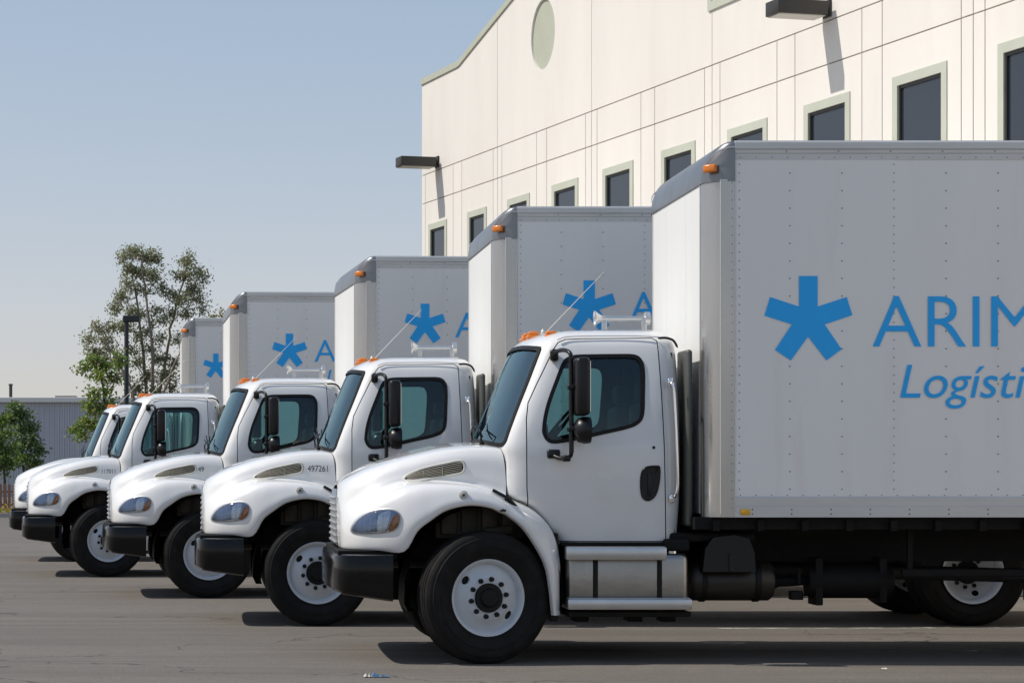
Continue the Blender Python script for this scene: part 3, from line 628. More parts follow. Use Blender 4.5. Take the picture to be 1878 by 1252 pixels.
truck, hood_proj = make_truck()
TR = [ # hub x, near side depth, yaw, steer, label
    (1.958, 17.5, 0.0, 15, 'nearest white box truck, with star logo, large blue lettering and bright step tank'),
    (0.84, 21.82, 0.3, 4, 'second white box truck from the camera, black number 497261 on its hood'),
    (-0.24, 26.68, 4.0, 6, 'third white box truck from the camera, middle one of the row'),
    (-1.71, 32.05, 3.0, 13, 'fourth white box truck from the camera, window showing the box of the last truck'),
    (-2.46, 37.55, 2.0, 8, 'farthest white box truck, mostly hidden, its box nearest the tall airy tree'),
]
trucks = [truck] + [copy_tree(truck) for _ in TR[1:]]
for o, (hx, Y, yaw, steer, label) in zip(trucks, TR):
    a = R(yaw); piv = Vector((0, 1.22, 0)); piv.rotate(Matrix.Rotation(a, 3, 'Z'))
    o.location = (hx + piv.x, Y + piv.y, 0); o.rotation_euler = (0, 0, a)
    if -2 < hx < 0: o.scale = (1.03, 1, 1)
    tag(o, label, 'truck', 'delivery trucks parked in a row')
    for c in o.children:
        if c.name.startswith('wheel') and c.type == 'MESH' and abs(c.location.x) < .01 and not c.name.startswith('wheel_'):
            c.rotation_euler.z += R(steer)

# ---- blue star logo and lettering on each box side
star = [(770,740),(862,740),(862,890),(1005,843),(1033,932),(897,978),(980,1100),(905,1155),(815,1038),(730,1155),(652,1103),(735,978),(600,935),(628,843),(770,890)]
star = [(1178 + u / 2.681, 230 + v / 2.681) for u, v in star]
sc_ = (1482.5, 585.0)
LG = [ # star centre (photo px), star scale against the nearest, A left px, cap top px, baseline px
    (1482.5, 585, 1.0, 1600.5, 542.6, 635.8), (1081, 562, .76, 1156, 535, 588), (783, 592, .72, 839, 571, 617), (532, 642, .73, 578, 622, 662.5), (396, 670.5, .62, 424, 655, 690)]
vI, _ = text_mesh('I', 1); capI = max(v.y for v in vI) - min(v.y for v in vI)
for o, (hx, Y, yaw, steer, label), (cx, cy, ss, ax, y0, y1) in zip(trucks, TR, LG):
    cargo = [c for c in o.children if c.name.startswith('cargo_box')][0]
    k = FPX / Y; side = -1.2215
    def loc(px, py): return (((px - PPX) / k - hx) / o.scale.x, EYE - (py - PPY) / k)
    f = D1 / Y
    pts = [loc(cx + (a - sc_[0]) * f * ss, cy + (b - sc_[1]) * f * ss) for a, b in star]
    m = MB(); v = [(x, side - .001, z) for x, z in pts]
    inner = [2, 5, 8, 11, 14]
    m.add(v, [inner, (0, 1, 2, 14), (2, 3, 4, 5), (5, 6, 7, 8), (8, 9, 10, 11), (11, 12, 13, 14)])
    m.obj('star_logo', 'logo_blue', cargo, recalc=False)
    cap = (y1 - y0) / k
    for body, capm, shear, px, base, fat in (('ARIM', cap, 0, ax, y1, -.005), ('Logística', cap * .645, .22, ax + (1651 - 1600.5) * cap / .3883 * f, y1 + 93 * f * cap / .3883, .0)):
        tv, tf = text_mesh(body, 1, shear, fat); sca = capm / capI; x0 = min(p.x for p in tv)
        lx, lz = loc(px, base); m = MB()
        m.add([(lx + (p.x - x0) * sca, side - .001, lz + p.y * sca) for p in tv], tf); m.obj('lettering', 'logo_blue', cargo, recalc=False)
# fleet numbers on the hood sides
for i, rowsN in ((1, (('497261', 0),)), (2, (('49', 0),)), (3, (('117011', -.025),))):
    o = trucks[i]; hood = [c for c in o.children if c.name.startswith('hood') and 'latch' not in c.name][0]
    for body, dz in rowsN:
        tv, tf = text_mesh(body, 1, 0, 0); sca = .058 / capI; m = MB()
        ctr = .17 - .055 if body != '49' else .0
        xs = [p.x for p in tv]; w0 = (max(xs) - min(xs)) * sca * .82
        x0 = .115 - w0 if body != '49' else -.10
        m.add([hood_proj(x0 + (p.x - min(xs)) * sca * .82, 1.475 + dz + p.y * sca, .003) for p in tv], tf); m.obj('fleet_number', 'text_black', hood, recalc=False)

# ------------------------------------------------------------------ ground
def asphalt():
    m = bpy.data.materials.new('asphalt'); m.use_nodes = True; t = m.node_tree; N = t.nodes; L = t.links; b = N['Principled BSDF']
    tc = N.new('ShaderNodeTexCoord')
    def noise(scale, detail, stretch, rough=0.6):
        mp = N.new('ShaderNodeMapping'); mp.inputs['Scale'].default_value = stretch; mp.inputs['Rotation'].default_value = (0, 0, R(6)); L.new(tc.outputs['Object'], mp.inputs[0])
        n = N.new('ShaderNodeTexNoise'); n.inputs['Scale'].default_value = scale; n.inputs['Detail'].default_value = detail; n.inputs['Roughness'].default_value = rough
        L.new(mp.outputs[0], n.inputs['Vector']); return n.outputs[0]
    def ramp(src, a, b_, lo, hi):
        r = N.new('ShaderNodeMapRange'); r.inputs['From Min'].default_value = a; r.inputs['From Max'].default_value = b_; r.inputs['To Min'].default_value = lo; r.inputs['To Max'].default_value = hi
        L.new(src, r.inputs[0]); return r.outputs[0]
    def mix(fac, A, B):
        x = N.new('ShaderNodeMix'); x.data_type = 'RGBA'; L.new(fac, x.inputs['Factor'])
        for s, q in (('A', A), ('B', B)):
            if isinstance(q, tuple): x.inputs[s].default_value = (*q, 1)
            else: L.new(q, x.inputs[s])
        return x.outputs['Result']
    c = mix(ramp(noise(.22, 5, (.5, 1, 1)), .35, .65, 0, 1), (.188, .170, .146), (.246, .223, .193))
    c = mix(ramp(noise(.9, 6, (.12, 1.3, 1), .7), .46, .70, 0, .85), c, (.118, .104, .088))          # drag and drip streaks along the lanes
    c = mix(ramp(noise(1.5, 5, (.06, 1.6, 1), .6), .56, .70, 0, .8), c, (.080, .071, .062))
    c = mix(ramp(noise(2.2, 6, (.3, 1, 1), .7), .58, .75, 0, .5), c, (.29, .26, .22))
    c = mix(ramp(noise(.55, 3, (1, 1, 1)), .66, .74, 0, .65), c, (.11, .098, .085))                # old oil patches
    c = mix(ramp(noise(9, 6, (.6, 1, 1), .75), .36, .66, .45, 1), (.13, .115, .098), c)
    c = mix(ramp(noise(55, 4, (.8, 1, 1), .7), .34, .62, .15, 1), (.10, .089, .076), c)
    c = mix(ramp(noise(38, 3, (1, 1, 1), .6), .62, .72, 0, .6), c, (.34, .31, .265))                    # aggregate
    v = N.new('ShaderNodeTexVoronoi'); v.feature = 'DISTANCE_TO_EDGE'; v.inputs['Scale'].default_value = .16
    nz = N.new('ShaderNodeTexNoise'); nz.inputs['Scale'].default_value = .8; nz.inputs['Detail'].default_value = 6; L.new(tc.outputs['Object'], nz.inputs['Vector'])
    ad = N.new('ShaderNodeVectorMath'); ad.operation = 'MULTIPLY_ADD'; L.new(nz.outputs['Color'], ad.inputs[0]); ad.inputs[1].default_value = (2.5, 2.5, 0); L.new(tc.outputs['Object'], ad.inputs[2]); L.new(ad.outputs[0], v.inputs['Vector'])
    c = mix(ramp(v.outputs['Distance'], .0, .0035, .8, 0), c, (.035, .032, .028))                     # cracks
    L.new(c, b.inputs['Base Color']); b.inputs['Roughness'].default_value = .85; b.inputs['Specular IOR Level'].default_value = .3
    bp = N.new('ShaderNodeBump'); bp.inputs['Strength'].default_value = .35; bp.inputs['Distance'].default_value = .01
    L.new(noise(75, 4, (1, 1, 1)), bp.inputs['Height']); L.new(bp.outputs[0], b.inputs['Normal'])
    MAT['asphalt'] = m
asphalt()
def line_mat():
    m = bpy.data.materials.new('worn_line'); m.use_nodes = True; t = m.node_tree; N = t.nodes; L = t.links; b = N['Principled BSDF']
    b.inputs['Base Color'].default_value = (.52, .50, .45, 1); b.inputs['Roughness'].default_value = .8
    tc = N.new('ShaderNodeTexCoord'); n = N.new('ShaderNodeTexNoise'); n.inputs['Scale'].default_value = 3.5; n.inputs['Detail'].default_value = 9; n.inputs['Roughness'].default_value = .75; L.new(tc.outputs['Object'], n.inputs['Vector'])
    r = N.new('ShaderNodeMapRange'); r.inputs['From Min'].default_value = .47; r.inputs['From Max'].default_value = .60; L.new(n.outputs[0], r.inputs[0]); L.new(r.outputs[0], b.inputs['Alpha']); MAT['worn_line'] = m
line_mat()
m = MB(); m.add([(-400, -60, 0), (500, -60, 0), (500, 900, 0), (-400, 900, 0)], [(0, 1, 2, 3)]); m.obj('asphalt_yard', 'asphalt', kind='structure')
for (x0, x1, y0, y1, wdt) in ((4.6, 11.2, 21.45, 21.75, .10), (5.2, 11.4, 18.65, 19.4, .10), (-14, -6.5, 24.0, 24.25, .09)):
    m = MB(); m.add([(x0, y0, .004), (x1, y1, .004), (x1, y1 + wdt, .004), (x0, y0 + wdt, .004)], [(0, 1, 2, 3)]); m.obj('parking_line', 'worn_line', kind='structure')

# ------------------------------------------------------------------ the cream tilt-up building
mat('stucco', (0.77, 0.735, 0.675), 0.85, var=0.03, vscale=1.6, bump=0.12, bscale=70, dirt=(0.71, 0.665, 0.59), dscale=.9, dlo=.54, dhi=.85, stretch=(1, 1, .2), orand=.018)
mat('groove', (0.74, 0.67, 0.58), 0.9)
mat('sage_trim', (0.45, 0.465, 0.37), 0.75, var=0.04, vscale=3)
mat('sage_light', (0.50, 0.52, 0.43), 0.75, var=0.04, vscale=3)
mat('window_glass', (0.020, 0.026, 0.036), 0.05, spec=0.7, var=.15, vscale=.7)
mat('pale_panel', (0.62, 0.66, 0.60), 0.5)
mat('lamp_bronze', (0.032, 0.029, 0.025), 0.45, var=.1)
mat('lamp_diffuser', (0.50, 0.47, 0.42), 0.4)
X0, FS = 16.386, -.2543
FH = Vector((FS, 1, 0)).normalized(); NH = Vector((-FH.y, FH.x, 0))
def WP(Y, n, z): return (X0 + FS * Y + NH.x * n, Y + NH.y * n, z)
def pY(px): return X0 * FPX / (px + 648)
def pz(px, py): return EYE + (PPY - py) * pY(px) / FPX
def wbox(m, ya, yb, na, nb, za, zb, mi=0):
    v = [WP(y, n, z) for z in (za, zb) for (y, n) in ((ya, na), (yb, na), (yb, nb), (ya, nb))]
    m.add(v, [(0,3,2,1),(4,5,6,7),(0,1,5,4),(1,2,6,5),(2,3,7,6),(3,0,4,7)], mi)
def wprism(m, poly, na, nb, mi=0):
    n = len(poly); v = [WP(y, na, z) for y, z in poly] + [WP(y, nb, z) for y, z in poly]
    m.add(v, [list(range(n)), list(range(2 * n - 1, n - 1, -1))] + [(i, i + n, (i + 1) % n + n, (i + 1) % n) for i in range(n)], mi)
YE = pY(774); YN = 4.0; ZB, ZA = 7.12, 7.72
gc = 41.87
def ztop(Y):
    d = abs(Y - gc)
    if d > 4.32: return 9.68
    return 9.68 + 1.12 * (1 - (d / 4.32)) ** .98 if d > 1.2 else 9.68 + 1.12 * (1 - (1.2 / 4.32)) ** .98 + .16 * (1 - (d / 1.2) ** 2)
bld = ob('commercial_building', None, loc=None); tag(bld, 'cream building with sage green window frames and scalloped gable behind the trucks', 'building')
m = MB()
ys = [YN] + [37.5 + k * .24 for k in range(38)] + [YE - .012]; ys = sorted(y for y in ys if y <= YE - .01)
wprism(m, [(YN, 0), (YE - .012, 0)] + [(y, ztop(y) - .03) for y in ys[::-1]], -.30, -.045)
m.obj('backing_wall', 'groove', bld)
m = MB(); wbox(m, YE - .25, YE, -.30, -30, 0, 9.68); wbox(m, YN, YN + .25, -.3, -30, 0, 9.68); wbox(m, YN, YE - .26, -29.8, -30, 0, 9.5); m.obj('end_wall', 'stucco', bld)
m = MB(); wbox(m, YN + .26, YE - .26, -.31, -29.7, 9.0, 9.15); m.obj('roof_deck', 'pale_panel', bld)
GP = [780,831,847,904.5,912.5,920.5,984,1002.6,1074,1085,1095,1175.5,1200.7,1292,1306,1320.5,1425,1458,1580.7,1618,1763,1785,1806.6]
gl_ = [YE] + [pY(p) for p in GP]
y = gl_[-1]
while y > YN + 3.2: gl_ += [y - 1.72, y - 2.24]; y -= 2.24
gl_.append(YN)
WIN = [(1637.5,1738),(1475,1560),(1335,1408),(1213.5,1276),(1106,1162),(1012.5,1061),(931,972),(858,893),(786.5,820)]
WN = [(pY(b), pY(a)) for a, b in WIN] + [(pY(1831) - 1.27 - k * 2.26, pY(1831) - k * 2.26) for k in range(9)]
g = .010
for a, b in zip(gl_[:-1], gl_[1:]):
    ya, yb = b + (g if b > YN else 0), a - (g if a < YE else 0)
    if yb - ya < .01: continue
    w = [q for q in WN if q[0] > ya - .05 and q[1] < yb + .05]
    m = MB()
    if w:
        wa, wb = w[0]; wa += .004; wb -= .004
        wbox(m, ya, wa, -.046, 0, 0, ZB - g); wbox(m, wb, yb, -.046, 0, 0, ZB - g); wbox(m, wa, wb, -.046, 0, 6.646, ZB - g); wbox(m, wa, wb, -.046, 0, 0, 4.61)
    else: wbox(m, ya, yb, -.046, 0, 0, ZB - g)
    m.obj('wall_panel', 'stucco', bld)
    m = MB(); wbox(m, ya, yb, -.046, 0, ZB + g, ZA - g); m.obj('band_panel', 'stucco', bld)
UJ = [YE, pY(912.5), pY(1085), pY(1306), pY(1618), 24.0, 18.5, 12.0, YN]
my, mz, mr, mrz = 41.87, 9.46, .555, .64
for a, b in zip(UJ[:-1], UJ[1:]):
    ya, yb = b + (g * .8 if b > YN else 0), a - (g * .8 if a < YE else 0)
    n = max(2, int((yb - ya) / .2)); tops = [(ya + (yb - ya) * k / n) for k in range(n + 1)]
    m = MB(); wprism(m, [(ya, ZA + g), (yb, ZA + g)] + [(q, ztop(q)) for q in tops[::-1]], -.046, 0)
    me = m.mesh('wall_panel', ['stucco', 'stucco'])
    if ya < my < yb:
        c = MB(); wprism(c, [(my + mr * math.cos(t), mz + mrz * math.sin(t)) for t in [k * math.pi / 24 for k in range(48)]], -.2, .2); me = boolean(me, c.mesh('c', 'stucco'), 'DIFFERENCE')
    ob('wall_panel', me, bld)
m = MB(); wprism(m, [(my + (mr + .05) * math.cos(t), mz + (mrz + .05) * math.sin(t)) for t in [k * math.pi / 24 for k in range(48)]], -.0455, -.038); m.obj('medallion', 'sage_trim', bld)
m = MB(); cy = [YE + .02] + [y for y in [37.5 + k * .12 for k in range(80)][::-1] if y < YE] + [YN]
rows = [[WP(y, n, ztop(y) + dz) for y in cy] for n, dz in ((-.33, -.02), (-.33, .075), (.03, .075), (.03, -.045), (-.002, -.045))]
m.grid(rows); m.obj('coping', 'sage_trim', bld, smooth=30)
for wa, wb in WN:
    z0, z1, fw = 4.61, 6.646, .125
    m = MB(); wbox(m, wa + .004, wb - .004, -.10, .016, z1 - fw, z1); wbox(m, wa + .004, wb - .004, -.10, .016, z0, z0 + fw); wbox(m, wa + .004, wa + fw, -.10, .016, z0 + fw, z1 - fw); wbox(m, wb - fw, wb - .004, -.10, .016, z0 + fw, z1 - fw)
    wo = m.obj('window', 'sage_light', bld)
    m = MB(); wbox(m, wa + fw - .005, wb - fw + .005, -.044, -.035, z0 + fw - .005, z1 - fw + .005); m.obj('pane', 'window_glass', wo)
    m = MB()
    for aa, bb in ((wa + fw, wa + fw + .03), (wb - fw - .03, wb - fw)): wbox(m, aa, bb, -.034, -.012, z0 + fw, z1 - fw)
    wbox(m, wa + fw + .03, wb - fw - .03, -.034, -.012, z1 - fw - .04, z1 - fw); m.obj('frame', 'lamp_bronze', wo)
m = MB(); ya, yb, z0, z1 = 30.9, 35.32, 8.56, 9.42
wbox(m, ya, yb, -.02, .03, z0, z0 + .13); wbox(m, ya, yb, -.02, .03, z1 - .13, z1); wbox(m, ya, ya + .13, -.02, .03, z0 + .13, z1 - .13); wbox(m, yb - .13, yb, -.02, .03, z0 + .13, z1 - .13); uo = m.obj('upper_window', 'sage_light', bld)
m = MB(); wbox(m, ya + .13, yb - .13, .002, .01, z0 + .13, z1 - .13); m.obj('pane', 'pale_panel', uo)
for Yl, lab in ((pY(1519), 'dark box lamp high on the wall above the nearest truck'), (pY(803), 'dark box lamp at the far corner of the cream building')):
    o = ob('wall_lamp', None, loc=WP(Yl, 0, 7.70)); tag(o, lab, 'wall lamp', 'lamps on the cream wall')
    o.rotation_euler = (0, 0, math.atan2(NH.y, NH.x))
    m = MB(); m.rbox((.10, -.19, .06), (.86, .19, .26), .012); h = m.obj('housing', 'lamp_bronze', o, smooth=40)
    m = MB(); m.rbox((.13, -.165, .048), (.83, .165, .066), .006); m.obj('diffuser', 'lamp_diffuser', o)
    m = MB(); m.rbox((.0, -.10, .06), (.035, .10, .30), .008); m.rbox((.03, -.05, .10), (.12, .05, .22), .01); m.obj('bracket', 'lamp_bronze', o)

# ------------------------------------------------------------------ far left: metal warehouse, lamp post, trees, planting bed
mat('metal_siding', (0.48, 0.485, 0.52), 0.5, metal=.2, var=.04, vscale=.8)
mat('fascia_white', (0.75, 0.73, 0.68), 0.6)
mat('far_roof', (0.30, 0.25, 0.25), 0.7)
mat('post_dark', (0.022, 0.026, 0.026), 0.5)
wh = ob('metal_warehouse', None, loc=(0, 135, 0)); tag(wh, 'long grey ribbed metal warehouse with white roof edge beyond the trees', 'warehouse')
m = MB(); pts = []
for k in range(230):
    x = -52 + k * .3; pts += [(x, 0), (x + .18, 0), (x + .20, -.06), (x + .28, -.06)]
m.grid([[(x, y, z) for x, y in pts] for z in (0, 5.55)]); m.box((-52, .05, 0), (17, 30, 5.5)); m.obj('ribbed_wall', 'metal_siding', wh, recalc=False)
m = MB(); m.rbox((-52.2, -.35, 5.56), (17.2, .1, 5.86), .03); m.box((-52.2, .1, 5.6), (17.2, 30, 5.80)); rf = m.obj('roof_edge', 'fascia_white', wh)
m = MB(); m.box((-12.3, 8, 5.8), (-9.2, 11, 6.12)); m.box((-10.9, 8.5, 6.1), (-9.6, 10.5, 6.24)); m.obj('roof_unit', 'far_roof', wh)
m = MB(); m.tube([(-13.25, 4, 5.8), (-13.25, 4, 6.75)], .10, 8); m.lathe([(0, .12), (.1, .14), (.12, .001)], 8, (-13.25, 4, 6.7), 'z'); m.obj('vent_pipe', 'post_dark', wh)
m = MB(); m.box((-13.6, -.15, 3.4), (-13.3, -.05, 3.7)); m.box((-3.95, -.3, 3.15), (-3.75, -.05, 3.4)); m.obj('wall_light', 'fascia_white', wh)

def bg(px, py, Y): return Vector(((px - PPX) / FPX * Y, Y, EYE - (py - PPY) / FPX * Y))
lp = ob('lamp_post', None, loc=(bg(232, 0, 80).x, 80, 0)); tag(lp, 'tall dark lamp post in front of the airy tree', 'lamp post')
m = MB(); m.tube([(0, 0, 0), (0, 0, 6.85)], [.10, .075], 10); m.lathe([(0, .16), (.05, .16), (.08, .1)], 10, (0, 0, 0), 'z'); m.obj('pole', 'post_dark', lp)
m = MB(); m.rbox((-.12, -.2, 6.70), (.45, .2, 6.92), .03); m.obj('lamp_head', 'post_dark', lp)

def leaf_mat(name, c, tr=.35):
    m = bpy.data.materials.new(name); m.use_nodes = True; t = m.node_tree; N = t.nodes; L = t.links; b = N['Principled BSDF']
    b.inputs['Base Color'].default_value = (*c, 1); b.inputs['Roughness'].default_value = .55
    x = N.new('ShaderNodeMixShader'); x.inputs[0].default_value = tr; tl = N.new('ShaderNodeBsdfTranslucent'); tl.inputs[0].default_value = (c[0] * 1.3, c[1] * 1.4, c[2] * .8, 1)
    L.new(b.outputs[0], x.inputs[1]); L.new(tl.outputs[0], x.inputs[2]); L.new(x.outputs[0], N['Material Output'].inputs[0]); MAT[name] = m
leaf_mat('leaf_olive', (0.195, 0.215, 0.111)); leaf_mat('leaf_grey_green', (0.260, 0.280, 0.176)); leaf_mat('leaf_brown', (0.286, 0.215, 0.143)); leaf_mat('leaf_bright', (.22, .28, .05)); leaf_mat('leaf_mid', (0.150, 0.234, 0.058)); leaf_mat('leaf_dark', (0.085, 0.137, 0.046)); leaf_mat('leaf_yellow', (.40, .26, .03))
mat('bark_pale', (.22, .18, .14), .85, var=.25, vscale=3, stretch=(3, 3, .5)); mat('bark_dark', (.07, .055, .04), .9, var=.2)
mat('stake_wood', (.32, .17, .11), .85, var=.2, vscale=5); mat('bed_soil', (.14, .10, .065), .95, var=.25, vscale=4); mat('concrete_kerb', (.38, .36, .33), .85, var=.1)

def tree(name, label, Y, stems, clumps, leaves, bark, ll=.13, lw=.045, dens=1.0, seed=1, cat='tree', group='trees beyond the trucks'):
    rg = random.Random(seed); base = bg(stems[0][0][0], 0, Y); base.z = 0
    o = ob(name, None, loc=base); tag(o, label, cat, group)
    tm, cm = MB(), MB(); k = Y / FPX; skel = []
    for st in stems:
        r0 = st[-1]; P = []
        for (px, py, dy) in st[:-1]:
            p = bg(px, py, Y) - base; p.y = dy; P.append(tuple(p))
        if st is stems[0] or P[0][2] < 1.0: P[0] = (P[0][0], P[0][1], 0)
        sp = spline(P, 5); n = len(sp); tm.tube([(a + rg.gauss(0, .02), b, c) for a, b, c in sp], [r0 * (1 - .75 * i / n) for i in range(n)], 6)
        skel += [Vector(q) for q in sp[2:]]
    for (px, py, rx, rz, n) in clumps:
        c = bg(px, py, Y) - base; rx *= k; rz *= k; c.y = rg.uniform(-.8, .8) * min(1.6, rx * 2)
        near = min(skel, key=lambda q: (q - c).length + max(0, q.z - c.z) * .8)
        mid = (near + c) / 2 + Vector((0, 0, -.08)); tm.tube(spline([tuple(near), tuple(mid), tuple(c)], 3), [.025, .022, .02, .017, .014, .011, .008], 4)
        for _ in range(max(3, int(n * dens / 14))):
            d = Vector((rg.gauss(0, 1), rg.gauss(0, 1), rg.gauss(0, .8) + .15)); d.normalize(); d = Vector((d.x * rx, d.y * rx, d.z * rz)) * rg.uniform(.5, 1.55)
            e = c + d; e.z -= .1 * d.length; tm.tube([c + d * .1, c + d * .6 + Vector((0, 0, .03)), e], [.008, .006, .003], 3, cap=False)
            for _ in range(14):
                t = rg.uniform(.3, 1.1); p = c + d * t + Vector((rg.gauss(0, .11), rg.gauss(0, .11), rg.gauss(0, .10)))
                ax = Vector((rg.gauss(0, 1), rg.gauss(0, 1), rg.gauss(0, .8) - .6)).normalized(); sd = ax.cross(Vector((rg.gauss(0, 1), rg.gauss(0, 1), rg.gauss(0, 1)))).normalized()
                l = ll * rg.uniform(.6, 1.3); w = lw * rg.uniform(.7, 1.3)
                cm.add([p, p + ax * l * .45 + sd * w, p + ax * l, p + ax * l * .45 - sd * w], [(0, 1, 2, 3)], rg.choices(range(len(leaves)), [q[1] for q in leaves])[0])
    tm.obj('trunk', bark, o, smooth=60, recalc=False); cm.obj('crown', [q[0] for q in leaves], o, recalc=False)
    return o
EU = [('leaf_olive', 4), ('leaf_grey_green', 4), ('leaf_brown', 2)]
tree('eucalyptus_tree', 'tall airy tree with grey-green leaves and open crown behind the farthest trucks', 86,
     [[(262, 925, 0), (258, 800, 0), (268, 740, .1), (262, 640, .3), (252, 560, .5), (238, 480, .4), .095],
      [(264, 925, .1), (272, 780, 0), (280, 700, -.3), (278, 620, -.5), (268, 540, -.4), (262, 475, -.5), .09],
      [(275, 925, 0), (285, 760, .4), (300, 680, .6), (312, 600, .7), (330, 530, .6), (345, 480, .5), .085],
      [(270, 800, 0), (245, 720, -.6), (215, 660, -.8), (185, 610, -.7), .06],
      [(285, 760, 0), (310, 700, -.8), (330, 650, -1.0), (350, 600, -.8), .055],
      [(300, 925, .2), (305, 780, .3), (312, 720, .5), (308, 690, .5), .08]],
     [(225,472,16,12,60),(245,462,16,14,90),(265,470,14,14,90),(285,475,12,16,80),(255,500,18,16,110),(235,495,12,12,50),(282,510,14,16,100),(262,530,18,14,70),(295,530,10,14,50),
      (345,478,14,14,80),(362,500,14,12,60),(335,505,18,14,110),(350,530,20,14,110),(375,510,10,8,30),(330,550,16,14,90),(362,550,14,12,60),(318,575,14,14,50),(345,575,14,12,60),(372,568,9,8,25),
      (222,545,14,16,90),(240,570,16,14,80),(210,570,12,14,60),(262,575,12,12,40),(228,600,18,14,90),(205,600,12,10,50),(250,620,12,12,40),
      (180,600,16,14,70),(165,620,12,12,50),(175,645,18,12,80),(200,640,14,12,50),(215,665,14,12,50),(280,590,10,12,30),(295,620,12,12,40),
      (255,665,14,14,60),(270,690,16,14,90),(250,715,14,14,80),(285,720,14,12,60),(305,690,16,16,100),(322,665,12,10,40),(300,740,16,14,90),(318,715,10,12,50),(262,745,14,12,50),(290,660,10,10,40),(335,690,8,8,20),(240,640,14,14,50),(232,690,12,12,50),(275,640,12,14,50),(290,570,12,14,40),(300,590,12,12,40),(312,540,10,12,40),(235,520,12,12,60),(195,625,14,12,60),(190,660,14,10,50),(325,620,12,12,40),(340,640,10,10,30),(270,610,12,14,50),(300,655,14,14,60),(310,760,14,10,60),(275,765,16,10,60),(248,750,12,12,50)],
     EU, 'bark_pale', .105, .030, 4.6, 3)
tree('young_tree', 'young tree with bright yellow-green leaves just left of the lamp post', 76,
     [[(198, 945, 0), (196, 800, 0), (190, 720, .1), (182, 665, 0), .07], [(196, 800, 0), (172, 775, .2), (150, 785, .2), .03], [(192, 730, 0), (215, 690, -.2), (225, 665, -.2), .03]],
     [(170,660,18,10,100),(155,675,12,9,50),(190,672,14,12,80),(205,690,16,10,70),(180,690,14,10,60),(222,665,10,10,40),(215,650,8,8,25),(172,722,12,10,70),(165,745,14,12,90),(185,750,14,12,80),(205,740,12,10,40),(160,775,14,10,70),(140,785,14,8,60),(150,798,14,8,60),(180,780,14,12,70),(195,715,12,10,40),(200,770,12,12,50)],
     [('leaf_bright', 5), ('leaf_mid', 4), ('leaf_brown', 1)], 'bark_dark', .11, .042, 3.2, 5)
tree('street_tree', 'small dark green tree at the left edge, nearer the picture corner', 84,
     [[(8, 940, 0), (7, 860, 0), (4, 800, 0), (2, 760, 0), .06]],
     [(0,770,16,14,80),(8,795,16,14,80),(-10,800,16,16,60),(5,825,16,14,90),(-8,835,14,14,60),(14,845,12,12,60),(5,855,14,10,60),(20,825,8,10,30)],
     [('leaf_mid', 4), ('leaf_dark', 4), ('leaf_bright', 2)], 'bark_dark', .12, .05, 4.2, 8)
tree('street_tree', 'small dark green tree in front of the grey warehouse, left of the farthest truck', 92,
     [[(42, 930, 0), (42, 850, 0), (38, 790, .1), (34, 750, 0), .06], [(42, 850, 0), (55, 810, 0), (60, 790, 0), .03]],
     [(30,748,14,9,70),(42,760,14,10,80),(22,770,12,12,60),(38,785,14,12,70),(55,785,10,12,60),(60,810,12,12,80),(45,815,14,12,80),(68,825,10,10,50),(30,815,10,12,50),(50,840,14,12,80),(65,848,9,9,40),(35,845,10,10,50),(55,865,10,8,40)],
     [('leaf_mid', 3), ('leaf_dark', 6), ('leaf_olive', 1)], 'bark_dark', .12, .05, 4.2, 9)
tree('background_tree', 'bit of treetop showing just above the roof of the farthest truck box', 110,
     [[(404, 920, 0), (404, 700, 0), (402, 590, 0), .12]], [(398,585,14,8,60),(408,575,10,9,60),(400,600,16,10,60),(412,595,12,10,40),(395,630,20,16,80)], EU, 'bark_pale', .18, .06, 1.0, 12)

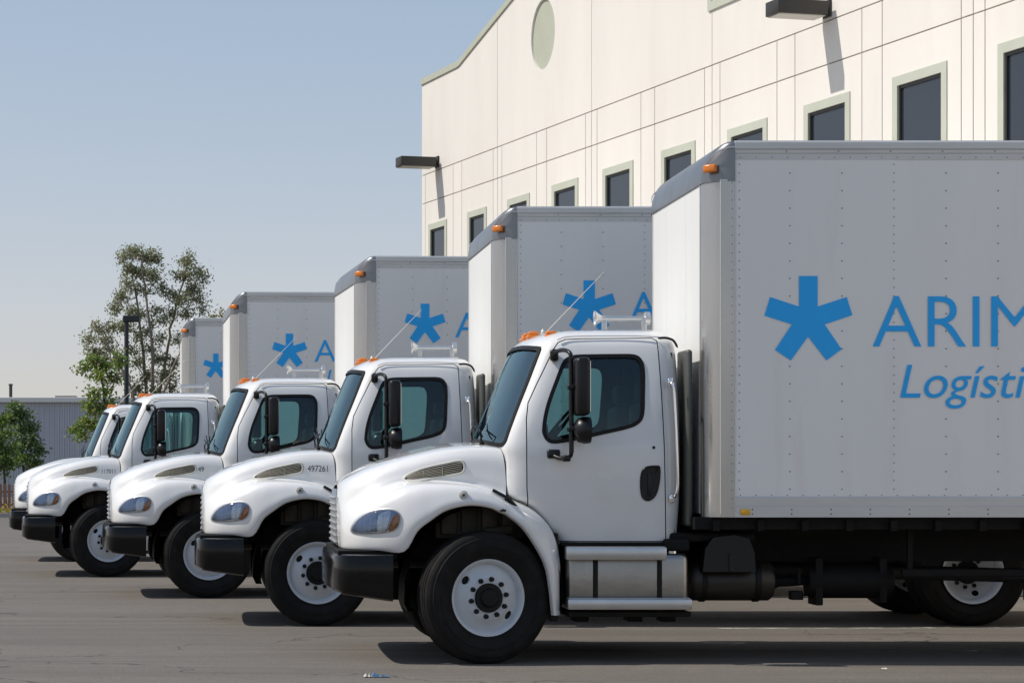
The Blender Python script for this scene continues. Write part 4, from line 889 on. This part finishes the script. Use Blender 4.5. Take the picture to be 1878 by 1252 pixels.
bed_Y = 74.0
m = MB(); m.box((-30, bed_Y, .0), (2, bed_Y + .15, .14)); m.box((-30, bed_Y + .15, 0), (2, bed_Y + 5, .12)); m.m = [0] * 6 + [1] * 6; m.obj('planting_bed', ['concrete_kerb', 'bed_soil'], kind='structure')
m = MB(); rg = random.Random(4)
for _ in range(2600):
    p = Vector((rg.uniform(-12, 1.5), bed_Y + .2 + abs(rg.gauss(0, .5)), .12 + abs(rg.gauss(0, .09)))); ax = Vector((rg.gauss(0, 1), rg.gauss(0, 1), abs(rg.gauss(0, 1)))).normalized(); sd = ax.cross(Vector((rg.gauss(0, 1), rg.gauss(0, 1), .3))).normalized()
    m.add([p, p + ax * .06 + sd * .03, p + ax * .12, p + ax * .06 - sd * .03], [(0, 1, 2, 3)], rg.choice((0, 0, 0, 1)))
m.obj('ground_cover', ['leaf_yellow', 'leaf_mid'], kind='stuff', label='low yellow flowering plants in the bed at the left edge', cat='ground cover', recalc=False)
fn = ob('picket_fence', None, loc=(0, 80, 0)); tag(fn, 'low reddish wooden picket fence behind the yellow plants', 'fence')
rail = MB(); rail.box((-10, .03, .3), (-3, .07, .36)); rail.box((-10, .03, .75), (-3, .07, .81)); rail.obj('rail', 'stake_wood', fn)
pk = MB(); pk.prism([(-.05, 0), (.05, 0), (.05, .9), (0, .98), (-.05, .9)], 0, .025); pkm = pk.mesh('picket', 'stake_wood')
for k in range(45): ob('picket', pkm, fn, loc=(-10 + k * .155, 0, .1))

# ------------------------------------------------------------------ litter on the asphalt
mat('litter_blue', (.05, .14, .26), .6); mat('litter_white', (.50, .48, .44), .7)
Yl = EYE * FPX / (1241 - 865)
o = ob('crumpled_wrapper', None, loc=((690 - PPX) / FPX * Yl, Yl, 0)); tag(o, 'small blue and white wrapper lying before the nearest front wheel', 'litter')
def crumple(x0, x1, h, seed):
    rg = random.Random(seed); m = MB(); n = 7
    m.grid([[(x0 + (x1 - x0) * i / n, -.035 + .07 * j / 4, .004 + abs(rg.gauss(0, h)) * (1 if 0 < i < n and 0 < j < 4 else .3)) for i in range(n + 1)] for j in range(5)]); return m
crumple(-.03, .09, .018, 2).obj('printed_sheet', 'litter_blue', o); crumple(-.09, -.031, .014, 3).obj('white_end', 'litter_white', o)
Yl = EYE * FPX / (1226 - 865); m = crumple(-.018, .018, .008, 6); m.obj('paper_scrap', 'litter_white', label='tiny white paper scrap on the ground under the nearest box', cat='litter', loc=((1618 - PPX) / FPX * Yl, Yl - .05, 0))
